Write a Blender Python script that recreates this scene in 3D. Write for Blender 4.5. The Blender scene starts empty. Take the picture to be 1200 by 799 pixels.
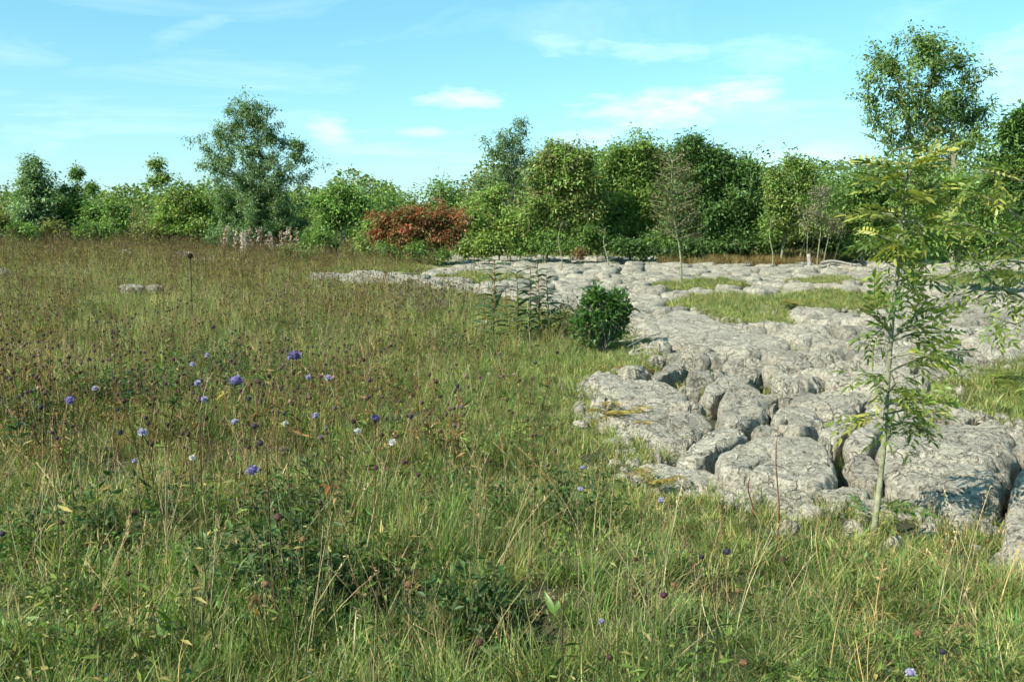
import bpy, math
import numpy as np
from mathutils import Vector, Matrix
R = math.radians
rng = np.random.default_rng(11)
scene = bpy.context.scene
COL = scene.collection

# ------------------------------------------------------------------ camera
EYE = 1.25; FPX = 1178.0; HZ = 271.0
PITCH = math.atan((399.5 - HZ) / FPX)
cam_d = bpy.data.cameras.new('camera'); cam = bpy.data.objects.new('camera', cam_d); COL.objects.link(cam)
cam.location = (0, 0, EYE); cam.rotation_euler = (math.pi / 2 - PITCH, 0, 0)
cam_d.sensor_width = 36; cam_d.lens = 36 * FPX / 1200; cam_d.clip_end = 3000; cam_d.clip_start = 0.05
scene.camera = cam
# ------------------------------------------------------------------ view
scene.view_settings.view_transform = 'Standard'; scene.view_settings.look = 'None'
scene.view_settings.gamma = 1; scene.view_settings.exposure = 0.76
scene.cycles.max_bounces = 4; scene.cycles.diffuse_bounces = 2; scene.cycles.glossy_bounces = 1; scene.cycles.transmission_bounces = 2; scene.cycles.adaptive_threshold = 0.04; scene.cycles.adaptive_min_samples = 16
# ------------------------------------------------------------------ sun and sky
SUN_EL = 41.0
SUN_AZ = -126.0          # degrees clockwise from +Y: left of and behind the camera
sdir = Vector((math.sin(R(SUN_AZ)) * math.cos(R(SUN_EL)), math.cos(R(SUN_AZ)) * math.cos(R(SUN_EL)), math.sin(R(SUN_EL))))
sun_d = bpy.data.lights.new('sun', 'SUN'); sun_d.energy = 5.0; sun_d.angle = R(0.5); sun_d.color = (1.0, 0.93, 0.80)
sun = bpy.data.objects.new('sun', sun_d); COL.objects.link(sun)
sun.rotation_euler = (-sdir).to_track_quat('-Z', 'Y').to_euler()

def nn(nt, typ, **kw):
    n = nt.nodes.new(typ)
    for k, v in kw.items(): setattr(n, k, v)
    return n
def mathn(nt, op, a, b=None, clamp=False):
    n = nt.nodes.new('ShaderNodeMath'); n.operation = op; n.use_clamp = clamp
    for i, v in enumerate((a, b)):
        if v is None: continue
        if isinstance(v, (int, float)): n.inputs[i].default_value = v
        else: nt.links.new(v, n.inputs[i])
    return n.outputs[0]
def mixc(nt, fac, a, b, blend='MIX'):
    n = nt.nodes.new('ShaderNodeMix'); n.data_type = 'RGBA'; n.blend_type = blend
    if isinstance(fac, (int, float)): n.inputs[0].default_value = fac
    else: nt.links.new(fac, n.inputs[0])
    for i, v in ((6, a), (7, b)):
        if isinstance(v, (tuple, list)): n.inputs[i].default_value = (*v[:3], 1)
        else: nt.links.new(v, n.inputs[i])
    return n.outputs[2]
def ramp(nt, fac, stops):
    n = nt.nodes.new('ShaderNodeValToRGB'); cr = n.color_ramp
    while len(cr.elements) < len(stops): cr.elements.new(0.5)
    for e, (p, c) in zip(cr.elements, stops):
        e.position = p; e.color = (*c, 1) if isinstance(c, (tuple, list)) else (c, c, c, 1)
    nt.links.new(fac, n.inputs[0]); return n.outputs[0]
def noise(nt, vec, scale, detail=4, rough=0.55, dist=0.0, out=0):
    n = nt.nodes.new('ShaderNodeTexNoise'); n.inputs['Scale'].default_value = scale
    n.inputs['Detail'].default_value = detail; n.inputs['Roughness'].default_value = rough
    n.inputs['Distortion'].default_value = dist
    if vec is not None: nt.links.new(vec, n.inputs['Vector'])
    return n.outputs[out]

def px_dir(px, py):
    u = (px - 600) / FPX; v = (399.5 - py) / FPX
    c, s = math.cos(PITCH), math.sin(PITCH)
    d = Vector((u, c + v * s, -s + v * c)); return d.normalized()

world = bpy.data.worlds.new('World'); scene.world = world; world.use_nodes = True
wt = world.node_tree; wt.nodes.clear()
wo = nn(wt, 'ShaderNodeOutputWorld'); bg = nn(wt, 'ShaderNodeBackground'); bg.inputs['Strength'].default_value = 0.096
sky = nn(wt, 'ShaderNodeTexSky'); sky.sky_type = 'NISHITA'; sky.sun_disc = False
sky.sun_elevation = R(SUN_EL); sky.sun_rotation = R(SUN_AZ); sky.altitude = 150; sky.air_density = 1.0; sky.dust_density = 0.6; sky.ozone_density = 1.0
tc = nn(wt, 'ShaderNodeTexCoord')
nrm = nn(wt, 'ShaderNodeVectorMath', operation='NORMALIZE'); wt.links.new(tc.outputs['Generated'], nrm.inputs[0])
sep = nn(wt, 'ShaderNodeSeparateXYZ'); wt.links.new(nrm.outputs[0], sep.inputs[0])
tcol = ramp(wt, mathn(wt, 'MAXIMUM', sep.outputs['Z'], 0.0), [(0.0, (.74, 1.0, 1.25)), (.12, (.76, 1.18, 1.2)), (.35, (.74, 1.42, 1.18)), (1.0, (.6, 1.15, 1.1))])
tint = mixc(wt, 1.0, sky.outputs[0], tcol, 'MULTIPLY')
# cirrus: direction projected on a high flat layer, stretched noise, so the streaks thin out overhead and crowd at the horizon
zz = mathn(wt, 'ADD', mathn(wt, 'MAXIMUM', sep.outputs['Z'], 0.0), 0.16)
cu = mathn(wt, 'DIVIDE', sep.outputs['X'], zz); cv = mathn(wt, 'DIVIDE', sep.outputs['Y'], zz)
cmb = nn(wt, 'ShaderNodeCombineXYZ'); wt.links.new(mathn(wt, 'MULTIPLY', cu, 0.6), cmb.inputs[0]); wt.links.new(mathn(wt, 'MULTIPLY', cv, 1.1), cmb.inputs[1])
n1 = noise(wt, cmb.outputs[0], 1.5, 7, 0.62, 0.7)
thin = ramp(wt, n1, [(0.52, 0.0), (0.80, 0.34)])
total = thin
# the larger wisps, each an elongated patch of the sky with a ragged noise edge
azm = mathn(wt, 'ARCTAN2', sep.outputs['X'], sep.outputs['Y']); elv = mathn(wt, 'ARCSINE', sep.outputs['Z'])
cmb2 = nn(wt, 'ShaderNodeCombineXYZ'); wt.links.new(mathn(wt, 'MULTIPLY', azm, 9.0), cmb2.inputs[0]); wt.links.new(mathn(wt, 'MULTIPLY', elv, 32.0), cmb2.inputs[1])
n2 = noise(wt, cmb2.outputs[0], 1.0, 8, 0.6, 0.9)
n3 = noise(wt, cmb2.outputs[0], 3.4, 6, 0.62, 0.5)
nsum = mathn(wt, 'ADD', mathn(wt, 'MULTIPLY', n2, 1.1), mathn(wt, 'MULTIPLY', n3, 1.0))
for (px, py, rx, ry, tilt, amt) in [(790, 124, 150, 22, -0.03, .85), (870, 112, 62, 20, -0.16, .95), (545, 117, 62, 13, 0, .8), (388, 155, 34, 18, .25, .6), (495, 155, 40, 6, 0, .5),
                                    (645, 50, 45, 18, .1, .45), (765, 60, 90, 14, .05, .45), (900, 62, 90, 22, .1, .3), (690, 160, 60, 12, 0, .7), (225, 35, 60, 12, -.4, .2), (1185, 85, 45, 50, 0, .45), (20, 60, 60, 20, 0, .2), (930, 190, 90, 22, 0, .45)]:
    d = px_dir(px, py); a0 = math.atan2(d.x, d.y); e0 = math.asin(d.z)
    da = mathn(wt, 'SUBTRACT', azm, a0); de = mathn(wt, 'SUBTRACT', elv, e0)
    de = mathn(wt, 'SUBTRACT', de, mathn(wt, 'MULTIPLY', da, -tilt))
    qa = mathn(wt, 'POWER', mathn(wt, 'ABSOLUTE', mathn(wt, 'DIVIDE', da, rx * 1.25 / FPX)), 2.0)
    qe = mathn(wt, 'POWER', mathn(wt, 'ABSOLUTE', mathn(wt, 'DIVIDE', de, ry * 1.5 / FPX)), 2.0)
    g = mathn(wt, 'SUBTRACT', 1.0, mathn(wt, 'ADD', qa, qe), True)
    e = mathn(wt, 'MULTIPLY', mathn(wt, 'SUBTRACT', mathn(wt, 'ADD', mathn(wt, 'MULTIPLY', g, .8), nsum), 1.46), 1.7, True)
    total = mathn(wt, 'MAXIMUM', total, mathn(wt, 'MULTIPLY', e, amt * .8))
cl = mixc(wt, mathn(wt, 'MULTIPLY', total, 1.0, True), tint, (8.0, 9.6, 9.9))
wt.links.new(cl, bg.inputs['Color']); wt.links.new(bg.outputs[0], wo.inputs[0])

# ------------------------------------------------------------------ pixel helpers and terrain
def sstep(a, b, x):
    t = np.clip((np.asarray(x, float) - a) / (b - a), 0, 1); return t * t * (3 - 2 * t)
_tab = rng.random((64, 64, 64)).astype(np.float32)
def vnoise(x, y, z=None):
    x = np.asarray(x, float); y = np.asarray(y, float); z = np.zeros_like(x) if z is None else np.asarray(z, float)
    xi = np.floor(x).astype(int); yi = np.floor(y).astype(int); zi = np.floor(z).astype(int)
    fx = x - xi; fy = y - yi; fz = z - zi
    fx = fx * fx * (3 - 2 * fx); fy = fy * fy * (3 - 2 * fy); fz = fz * fz * (3 - 2 * fz)
    T = lambda a, b, c: _tab[(xi + a) & 63, (yi + b) & 63, (zi + c) & 63]
    c00 = T(0,0,0)*(1-fx)+T(1,0,0)*fx; c10 = T(0,1,0)*(1-fx)+T(1,1,0)*fx
    c01 = T(0,0,1)*(1-fx)+T(1,0,1)*fx; c11 = T(0,1,1)*(1-fx)+T(1,1,1)*fx
    return (c00*(1-fy)+c10*fy)*(1-fz)+(c01*(1-fy)+c11*fy)*fz - 0.5
def fbm(x, y, z=None, o=4, lac=2.03, g=0.5):
    s = 0; a = 1.0; z = np.zeros_like(np.asarray(x, float)) if z is None else z
    for i in range(o):
        s = s + a * vnoise(x + 7.3 * i, y - 3.1 * i, z + 1.7 * i); x = x * lac; y = y * lac; z = z * lac; a *= g
    return s
def flat(px, py, z=0.0):
    d = px_dir(px, py); t = (z - EYE) / d.z; return (d.x * t, d.y * t)
def at(px, py, Y):
    d = px_dir(px, py); t = Y / d.y; return Vector((d.x * t, Y, EYE + d.z * t))
def inpoly(poly, x, y):
    x = np.asarray(x, float); y = np.asarray(y, float); ins = np.zeros(x.shape, bool); n = len(poly)
    for i in range(n):
        x0, y0 = poly[i]; x1, y1 = poly[(i + 1) % n]
        if y0 == y1: continue
        c = ((y0 > y) != (y1 > y)) & (x < (x1 - x0) * (y - y0) / (y1 - y0) + x0)
        ins ^= c
    return ins
def sdist(poly, x, y):   # positive inside
    x = np.asarray(x, float); y = np.asarray(y, float); best = np.full(x.shape, 1e9); n = len(poly)
    for i in range(n):
        x0, y0 = poly[i]; x1, y1 = poly[(i + 1) % n]; dx, dy = x1 - x0, y1 - y0
        t = np.clip(((x - x0) * dx + (y - y0) * dy) / max(dx * dx + dy * dy, 1e-9), 0, 1)
        best = np.minimum(best, np.hypot(x - x0 - t * dx, y - y0 - t * dy))
    return np.where(inpoly(poly, x, y), best, -best)
PAVE = [flat(*p) for p in [(385, 326), (430, 323), (520, 322), (545, 305), (640, 303), (780, 303), (960, 308), (1200, 309), (1500, 310), (1500, 700), (1200, 640), (1150, 618), (1060, 600), (960, 604),
                           (900, 594), (790, 572), (752, 552), (762, 530), (715, 494), (700, 476), (692, 446), (750, 437), (765, 412), (748, 394), (715, 378), (640, 366), (575, 350), (500, 340), (430, 336), (395, 333)]]
TURF = [[flat(*p) for p in q] for q in [
    [(782, 363), (840, 349), (905, 352), (960, 345), (1040, 350), (1030, 366), (950, 366), (900, 363), (915, 385), (850, 380), (835, 373)],
    [(760, 336), (850, 330), (870, 338), (800, 344)],
    [(1100, 468), (1130, 442), (1200, 424), (1300, 412), (1300, 520), (1200, 510), (1150, 492), (1110, 482)],
    [(655, 438), (690, 424), (765, 422), (755, 436), (700, 438)],
    [(500, 330), (560, 323), (620, 326), (570, 334)],
    [(920, 331), (985, 326), (1010, 332), (960, 338)],
    [(1060, 330), (1170, 322), (1250, 330), (1130, 338)]]]
def pave_mask(x, y):
    x = np.asarray(x, float); y = np.asarray(y, float)
    w = 0.12 * fbm(x * 2.3, y * 2.3, None, 3)
    m = sdist(PAVE, x, y) + w
    for t in TURF: m = np.minimum(m, -(sdist(t, x, y) + w))
    return m
def terrain0(x, y):
    x = np.asarray(x, float); y = np.asarray(y, float)
    z = 0.55 * sstep(4, -22, x) * sstep(12, 60, y) + 0.05 * fbm(x * .5, y * .5, None, 3) + 0.045 * fbm(x * 2.1 + 9, y * 2.1, None, 3) * sstep(60, 10, y)
    for hx, hy, hr, hd in ((-.45, 3.25, .34, .16), (.02, 3.0, .32, .14), (.62, 3.35, .26, .14)): z = z - hd * sstep(hr, hr * .3, np.hypot(x - hx, y - hy))
    return z + 1.2 * sstep(80, 300, np.hypot(x, y))
def terrain(x, y, m=None):
    if m is None: m = pave_mask(x, y)
    z = terrain0(x, y)
    near = sstep(20, 6, y)
    return z + 0.05 * sstep(-0.5, 0.0, m) * (1 - near) - 0.10 * sstep(0.02, 0.2, m)
def ground(px, py):
    z = 0.0
    for _ in range(12):
        x, y = flat(px, py, z); z = z * .3 + .7 * float(terrain(np.array([x]), np.array([y]))[0])
    return Vector((x, y, z))
def tz(x, y): return float(terrain(np.array([x]), np.array([y]))[0])

# ------------------------------------------------------------------ object helpers
def tag(o, label=None, cat=None, group=None, kind=None):
    for k, v in (('label', label), ('category', cat), ('group', group), ('kind', kind)):
        if v: o[k] = v
    return o
def empty(name, loc, label=None, cat=None, group=None, kind=None):
    o = bpy.data.objects.new(name, None); COL.objects.link(o); o.location = loc; o.empty_display_size = .1
    return tag(o, label, cat, group, kind)
def link(name, me, parent=None, world_coords=True, loc=None):
    o = bpy.data.objects.new(name, me); COL.objects.link(o)
    if parent:
        o.parent = parent
        if world_coords: o.location = -Vector(parent.location)
    if loc is not None: o.location = loc
    return o
def mk(name, V, F, mat, smooth=True, col=None):
    """V (n,3); F list of arrays of equal-width index rows; col (n,3) vertex colour = the thing's own pigment"""
    me = bpy.data.meshes.new(name); V = np.asarray(V, np.float32)
    Fs = [np.asarray(f, np.int32) for f in (F if isinstance(F, list) else [F]) if len(f)]
    me.vertices.add(len(V)); me.vertices.foreach_set('co', V.ravel())
    loops = np.concatenate([f.ravel() for f in Fs]); tot = np.concatenate([np.full(len(f), f.shape[1], np.int32) for f in Fs])
    st = np.concatenate([[0], np.cumsum(tot)[:-1]]).astype(np.int32)
    me.loops.add(len(loops)); me.loops.foreach_set('vertex_index', loops)
    me.polygons.add(len(tot)); me.polygons.foreach_set('loop_start', st); me.polygons.foreach_set('loop_total', tot)
    me.polygons.foreach_set('use_smooth', np.full(len(tot), smooth, bool))
    me.update(calc_edges=True)
    if col is not None:
        a = me.color_attributes.new('pigment', 'FLOAT_COLOR', 'POINT')
        c = np.ones((len(V), 4), np.float32); c[:, :3] = col; a.data.foreach_set('color', c.ravel())
    if mat: me.materials.append(mat)
    return me
class MB:
    def __init__(s): s.V = []; s.Q = []; s.T = []; s.C = []; s.n = 0
    def add(s, V, Q=(), T=(), col=(.5, .5, .5)):
        V = np.asarray(V, float).reshape(-1, 3); s.V.append(V)
        if len(Q): s.Q.append(np.asarray(Q, int).reshape(-1, 4) + s.n)
        if len(T): s.T.append(np.asarray(T, int).reshape(-1, 3) + s.n)
        c = np.asarray(col, float); s.C.append(np.broadcast_to(c, (len(V), 3)) if c.ndim == 1 else c); s.n += len(V)
    def mesh(s, name, mat, smooth=True):
        F = []
        if s.Q: F.append(np.concatenate(s.Q))
        if s.T: F.append(np.concatenate(s.T))
        return mk(name, np.concatenate(s.V), F, mat, smooth, np.concatenate(s.C))
    def tube(s, pts, rad, k=6, col=(.5, .5, .5), cap=True):
        P = np.asarray(pts, float); n = len(P); rad = np.broadcast_to(rad, (n,))
        T = np.gradient(P, axis=0); T /= np.linalg.norm(T, axis=1)[:, None] + 1e-9
        ref = np.array([0.3, 0.9, 0.2]) if abs(T[:, 2]).mean() > .6 else np.array([0.1, 0.1, 1.0])
        A = np.cross(T, ref); A /= np.linalg.norm(A, axis=1)[:, None] + 1e-9; B = np.cross(T, A)
        a = np.linspace(0, 2 * np.pi, k, endpoint=False)
        V = P[:, None] + rad[:, None, None] * (np.cos(a)[None, :, None] * A[:, None] + np.sin(a)[None, :, None] * B[:, None])
        i = np.arange(n - 1)[:, None] * k; j = np.arange(k)[None]; j2 = (j + 1) % k
        Q = np.stack([i + j, i + j2, i + k + j2, i + k + j], -1).reshape(-1, 4)
        Tr = []
        if cap: Tr = [[(n - 1) * k, (n - 1) * k + q, (n - 1) * k + q + 1] for q in range(1, k - 1)]
        s.add(V.reshape(-1, 3), Q, Tr, col)

# ------------------------------------------------------------------ materials
def newmat(name):
    m = bpy.data.materials.new(name); m.use_nodes = True; nt = m.node_tree
    return m, nt, nt.nodes['Principled BSDF']
def leaf_mat(name, rough=0.55, trans=0.35, var=0.35, spec=0.35, bright=1.0, brown=0.0):
    m, nt, b = newmat(name)
    at_ = nn(nt, 'ShaderNodeAttribute', attribute_name='pigment'); oi = nn(nt, 'ShaderNodeObjectInfo')
    geo = nn(nt, 'ShaderNodeNewGeometry')
    n = noise(nt, geo.outputs['Position'], 0.9, 3)
    v = mathn(nt, 'ADD', mathn(nt, 'MULTIPLY', oi.outputs['Random'], var), 1 - var / 2)
    v = mathn(nt, 'MULTIPLY', v, mathn(nt, 'ADD', mathn(nt, 'MULTIPLY', n, 0.7), 0.65))
    v = mathn(nt, 'MULTIPLY', v, bright)
    vc = nn(nt, 'ShaderNodeCombineColor'); 
    for i in range(3): nt.links.new(v, vc.inputs[i])
    c = mixc(nt, 1.0, at_.outputs['Color'], vc.outputs[0], 'MULTIPLY')
    if brown:
        hz = ramp(nt, noise(nt, geo.outputs['Position'], 1.3, 5, .7, .3), [(.42, 0.), (.62, 1.)]); c = mixc(nt, mathn(nt, 'MULTIPLY', hz, brown), c, mixc(nt, 1.0, c, (1.15, .80, .62), 'MULTIPLY'))
        hz2 = ramp(nt, noise(nt, geo.outputs['Position'], 7.0, 3, .7), [(.40, .62), (.60, 1.08)]); c = mixc(nt, 1.0, c, hz2, 'MULTIPLY')
    nt.links.new(c, b.inputs['Base Color']); b.inputs['Roughness'].default_value = rough; b.inputs['Specular IOR Level'].default_value = spec
    tr = nn(nt, 'ShaderNodeBsdfTranslucent'); c2 = mixc(nt, 1.0, c, (1.35, 1.45, 0.6), 'MULTIPLY'); nt.links.new(c2, tr.inputs['Color'])
    mx = nn(nt, 'ShaderNodeMixShader'); mx.inputs[0].default_value = trans
    nt.links.new(b.outputs[0], mx.inputs[1]); nt.links.new(tr.outputs[0], mx.inputs[2])
    nt.links.new(mx.outputs[0], nt.nodes['Material Output'].inputs[0]); return m
M_grass = leaf_mat('grass_blade', .5, .34, .6, .35, 1.42, .22)
M_leaf = leaf_mat('tree_leaf', .5, .3, .2, .4)
M_ash = leaf_mat('ash_leaf', .42, .35, .4, .5)
M_petal = leaf_mat('petal', .7, .2, .2, .2)
M_dry = leaf_mat('dry_plant', .85, .15, .6, .15, 1.2, .6)
def bark_mat(name, c0, c1, sc=14):
    m, nt, b = newmat(name); geo = nn(nt, 'ShaderNodeNewGeometry')
    n = noise(nt, geo.outputs['Position'], sc, 6, .65)
    nt.links.new(ramp(nt, n, [(.3, c0), (.68, c1)]), b.inputs['Base Color']); b.inputs['Roughness'].default_value = .85
    bp = nn(nt, 'ShaderNodeBump'); bp.inputs['Strength'].default_value = .5; bp.inputs['Distance'].default_value = .01
    nt.links.new(noise(nt, geo.outputs['Position'], sc * 3, 5), bp.inputs['Height']); nt.links.new(bp.outputs[0], b.inputs['Normal']); return m
M_bark = bark_mat('bark_grey', (.10, .085, .06), (.36, .33, .27))
M_bark_pale = bark_mat('bark_pale', (.10, .10, .055), (.32, .32, .20), 30)
M_wood = bark_mat('weathered_wood', (.16, .14, .11), (.42, .39, .33), 25)
# limestone
M_lime, nt, b = newmat('limestone')
tcn = nn(nt, 'ShaderNodeNewGeometry'); P = tcn.outputs['Position']; oi = nn(nt, 'ShaderNodeObjectInfo')
big = noise(nt, P, 1.8, 5, .6); mid = noise(nt, P, 14, 9, .72, .15); fine = noise(nt, P, 70, 6, .75)
c = ramp(nt, mid, [(.33, (.10, .093, .078)), (.42, (.33, .315, .265)), (.54, (.46, .44, .375)), (.66, (.63, .61, .54))])
c = mixc(nt, mathn(nt, 'MULTIPLY', ramp(nt, big, [(.45, 0.), (.62, 1.)]), .5), c, (.25, .243, .22))
lich = ramp(nt, noise(nt, P, 38, 7, .75), [(.54, 0.), (.58, 1.)])
c = mixc(nt, mathn(nt, 'MULTIPLY', lich, .6), c, (.62, .61, .55))
dk = ramp(nt, noise(nt, P, 48, 6, .78), [(.55, 0.), (.60, 1.)])
c = mixc(nt, mathn(nt, 'MULTIPLY', dk, .8), c, (.05, .047, .039))
dkb = ramp(nt, noise(nt, P, 6, 8, .75), [(.55, 0.), (.62, 1.)])
c = mixc(nt, mathn(nt, 'MULTIPLY', dkb, .45), c, (.10, .098, .085))
ye = ramp(nt, noise(nt, P, 7.5, 6, .75), [(.62, 0.), (.68, 1.)])
c = mixc(nt, mathn(nt, 'MULTIPLY', ye, .4), c, (.25, .23, .10))
c = mixc(nt, 0.3, c, ramp(nt, fine, [(.3, (.10, .095, .08)), (.7, (.60, .58, .52))]))
ck = noise(nt, P, 2.6, 4, .55, .2); ck = mathn(nt, 'ABSOLUTE', mathn(nt, 'SUBTRACT', ck, .5)); ck = ramp(nt, ck, [(0.0, 1.), (.007, 0.)])
vk = nn(nt, 'ShaderNodeTexVoronoi', feature='DISTANCE_TO_EDGE'); vk.inputs['Scale'].default_value = 4.2
wv0 = nn(nt, 'ShaderNodeVectorMath', operation='MULTIPLY_ADD'); nt.links.new(noise(nt, P, 6, 4, out=1), wv0.inputs[0]); wv0.inputs[1].default_value = (.16, .16, .16); nt.links.new(P, wv0.inputs[2]); nt.links.new(wv0.outputs[0], vk.inputs['Vector'])
ck2 = ramp(nt, vk.outputs['Distance'], [(0.0, 1.), (.022, 0.)]); ckm = ramp(nt, noise(nt, P, 2.1, 2), [(.48, 0.), (.56, 1.)])
crk = mathn(nt, 'MAXIMUM', ck, mathn(nt, 'MULTIPLY', ck2, ckm))
c = mixc(nt, mathn(nt, 'MULTIPLY', crk, .6), c, (.06, .055, .045))
vv = mathn(nt, 'ADD', mathn(nt, 'MULTIPLY', oi.outputs['Random'], .4), .8); vc = nn(nt, 'ShaderNodeCombineColor')
for i in range(3): nt.links.new(vv, vc.inputs[i])
c = mixc(nt, 1.0, c, vc.outputs[0], 'MULTIPLY'); c = mixc(nt, 1.0, c, (1.0, .965, .885), 'MULTIPLY')
nt.links.new(c, b.inputs['Base Color']); b.inputs['Roughness'].default_value = .9; b.inputs['Specular IOR Level'].default_value = .2
vo = nn(nt, 'ShaderNodeTexVoronoi', feature='SMOOTH_F1'); vo.inputs['Scale'].default_value = 34
wv = nn(nt, 'ShaderNodeVectorMath', operation='ADD'); nt.links.new(P, wv.inputs[0]); nt.links.new(noise(nt, P, 8, 3, out=1), wv.inputs[1]); nt.links.new(wv.outputs[0], vo.inputs['Vector'])
h = mathn(nt, 'ADD', mathn(nt, 'MULTIPLY', mid, 1.1), mathn(nt, 'MULTIPLY', vo.outputs[0], .5))
h = mathn(nt, 'SUBTRACT', h, mathn(nt, 'MULTIPLY', dk, .18))
h = mathn(nt, 'ADD', h, mathn(nt, 'MULTIPLY', noise(nt, P, 70, 5, .75), .35))
h = mathn(nt, 'SUBTRACT', h, mathn(nt, 'MULTIPLY', crk, .9))
bp = nn(nt, 'ShaderNodeBump'); bp.inputs['Strength'].default_value = .9; bp.inputs['Distance'].default_value = .03
nt.links.new(h, bp.inputs['Height']); nt.links.new(bp.outputs[0], b.inputs['Normal'])
# soil / turf ground
M_soil, nt, b = newmat('meadow_soil')
P = nn(nt, 'ShaderNodeNewGeometry').outputs['Position']
c = ramp(nt, noise(nt, P, 2.2, 7, .7), [(.3, (.035, .04, .014)), (.5, (.065, .075, .022)), (.7, (.12, .105, .045))])
c = mixc(nt, ramp(nt, noise(nt, P, 35, 5, .7), [(.4, 0.), (.65, .6)]), c, (.03, .03, .012))
nt.links.new(c, b.inputs['Base Color']); b.inputs['Roughness'].default_value = .95
bp = nn(nt, 'ShaderNodeBump'); bp.inputs['Strength'].default_value = 1; bp.inputs['Distance'].default_value = .05
nt.links.new(noise(nt, P, 20, 6, .7), bp.inputs['Height']); nt.links.new(bp.outputs[0], b.inputs['Normal'])
M_moss, nt, b = newmat('golden_moss')
P = nn(nt, 'ShaderNodeNewGeometry').outputs['Position']
nt.links.new(ramp(nt, noise(nt, P, 14, 6, .7), [(.3, (.07, .05, .015)), (.55, (.22, .14, .03)), (.7, (.15, .16, .04))]), b.inputs['Base Color']); b.inputs['Roughness'].default_value = .95
bp = nn(nt, 'ShaderNodeBump'); bp.inputs['Strength'].default_value = 1; bp.inputs['Distance'].default_value = .03
nt.links.new(noise(nt, P, 60, 4, .7), bp.inputs['Height']); nt.links.new(bp.outputs[0], b.inputs['Normal'])

# ------------------------------------------------------------------ ground sheet
def axis(c, lo, hi, n, k):
    t = np.linspace(-1, 1, n); s = np.sinh(k * t) / math.sinh(k); return np.where(s < 0, c + s * (c - lo), c + s * (hi - c))
gx = axis(1.5, -700, 700, 340, 7.6); gy = axis(7, -300, 1200, 400, 7.6)
X, Y = np.meshgrid(gx, gy); pm = pave_mask(X.ravel(), Y.ravel()); Z = terrain(X.ravel(), Y.ravel(), pm)
nx, ny = len(gx), len(gy); i = np.arange(ny - 1)[:, None] * nx + np.arange(nx - 1)[None]
Q = np.stack([i, i + 1, i + nx + 1, i + nx], -1).reshape(-1, 4)
gnd = link('ground', mk('ground', np.stack([X.ravel(), Y.ravel(), Z], -1), Q, M_soil)); tag(gnd, kind='structure', label='rough meadow soil running back to the trees')

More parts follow.
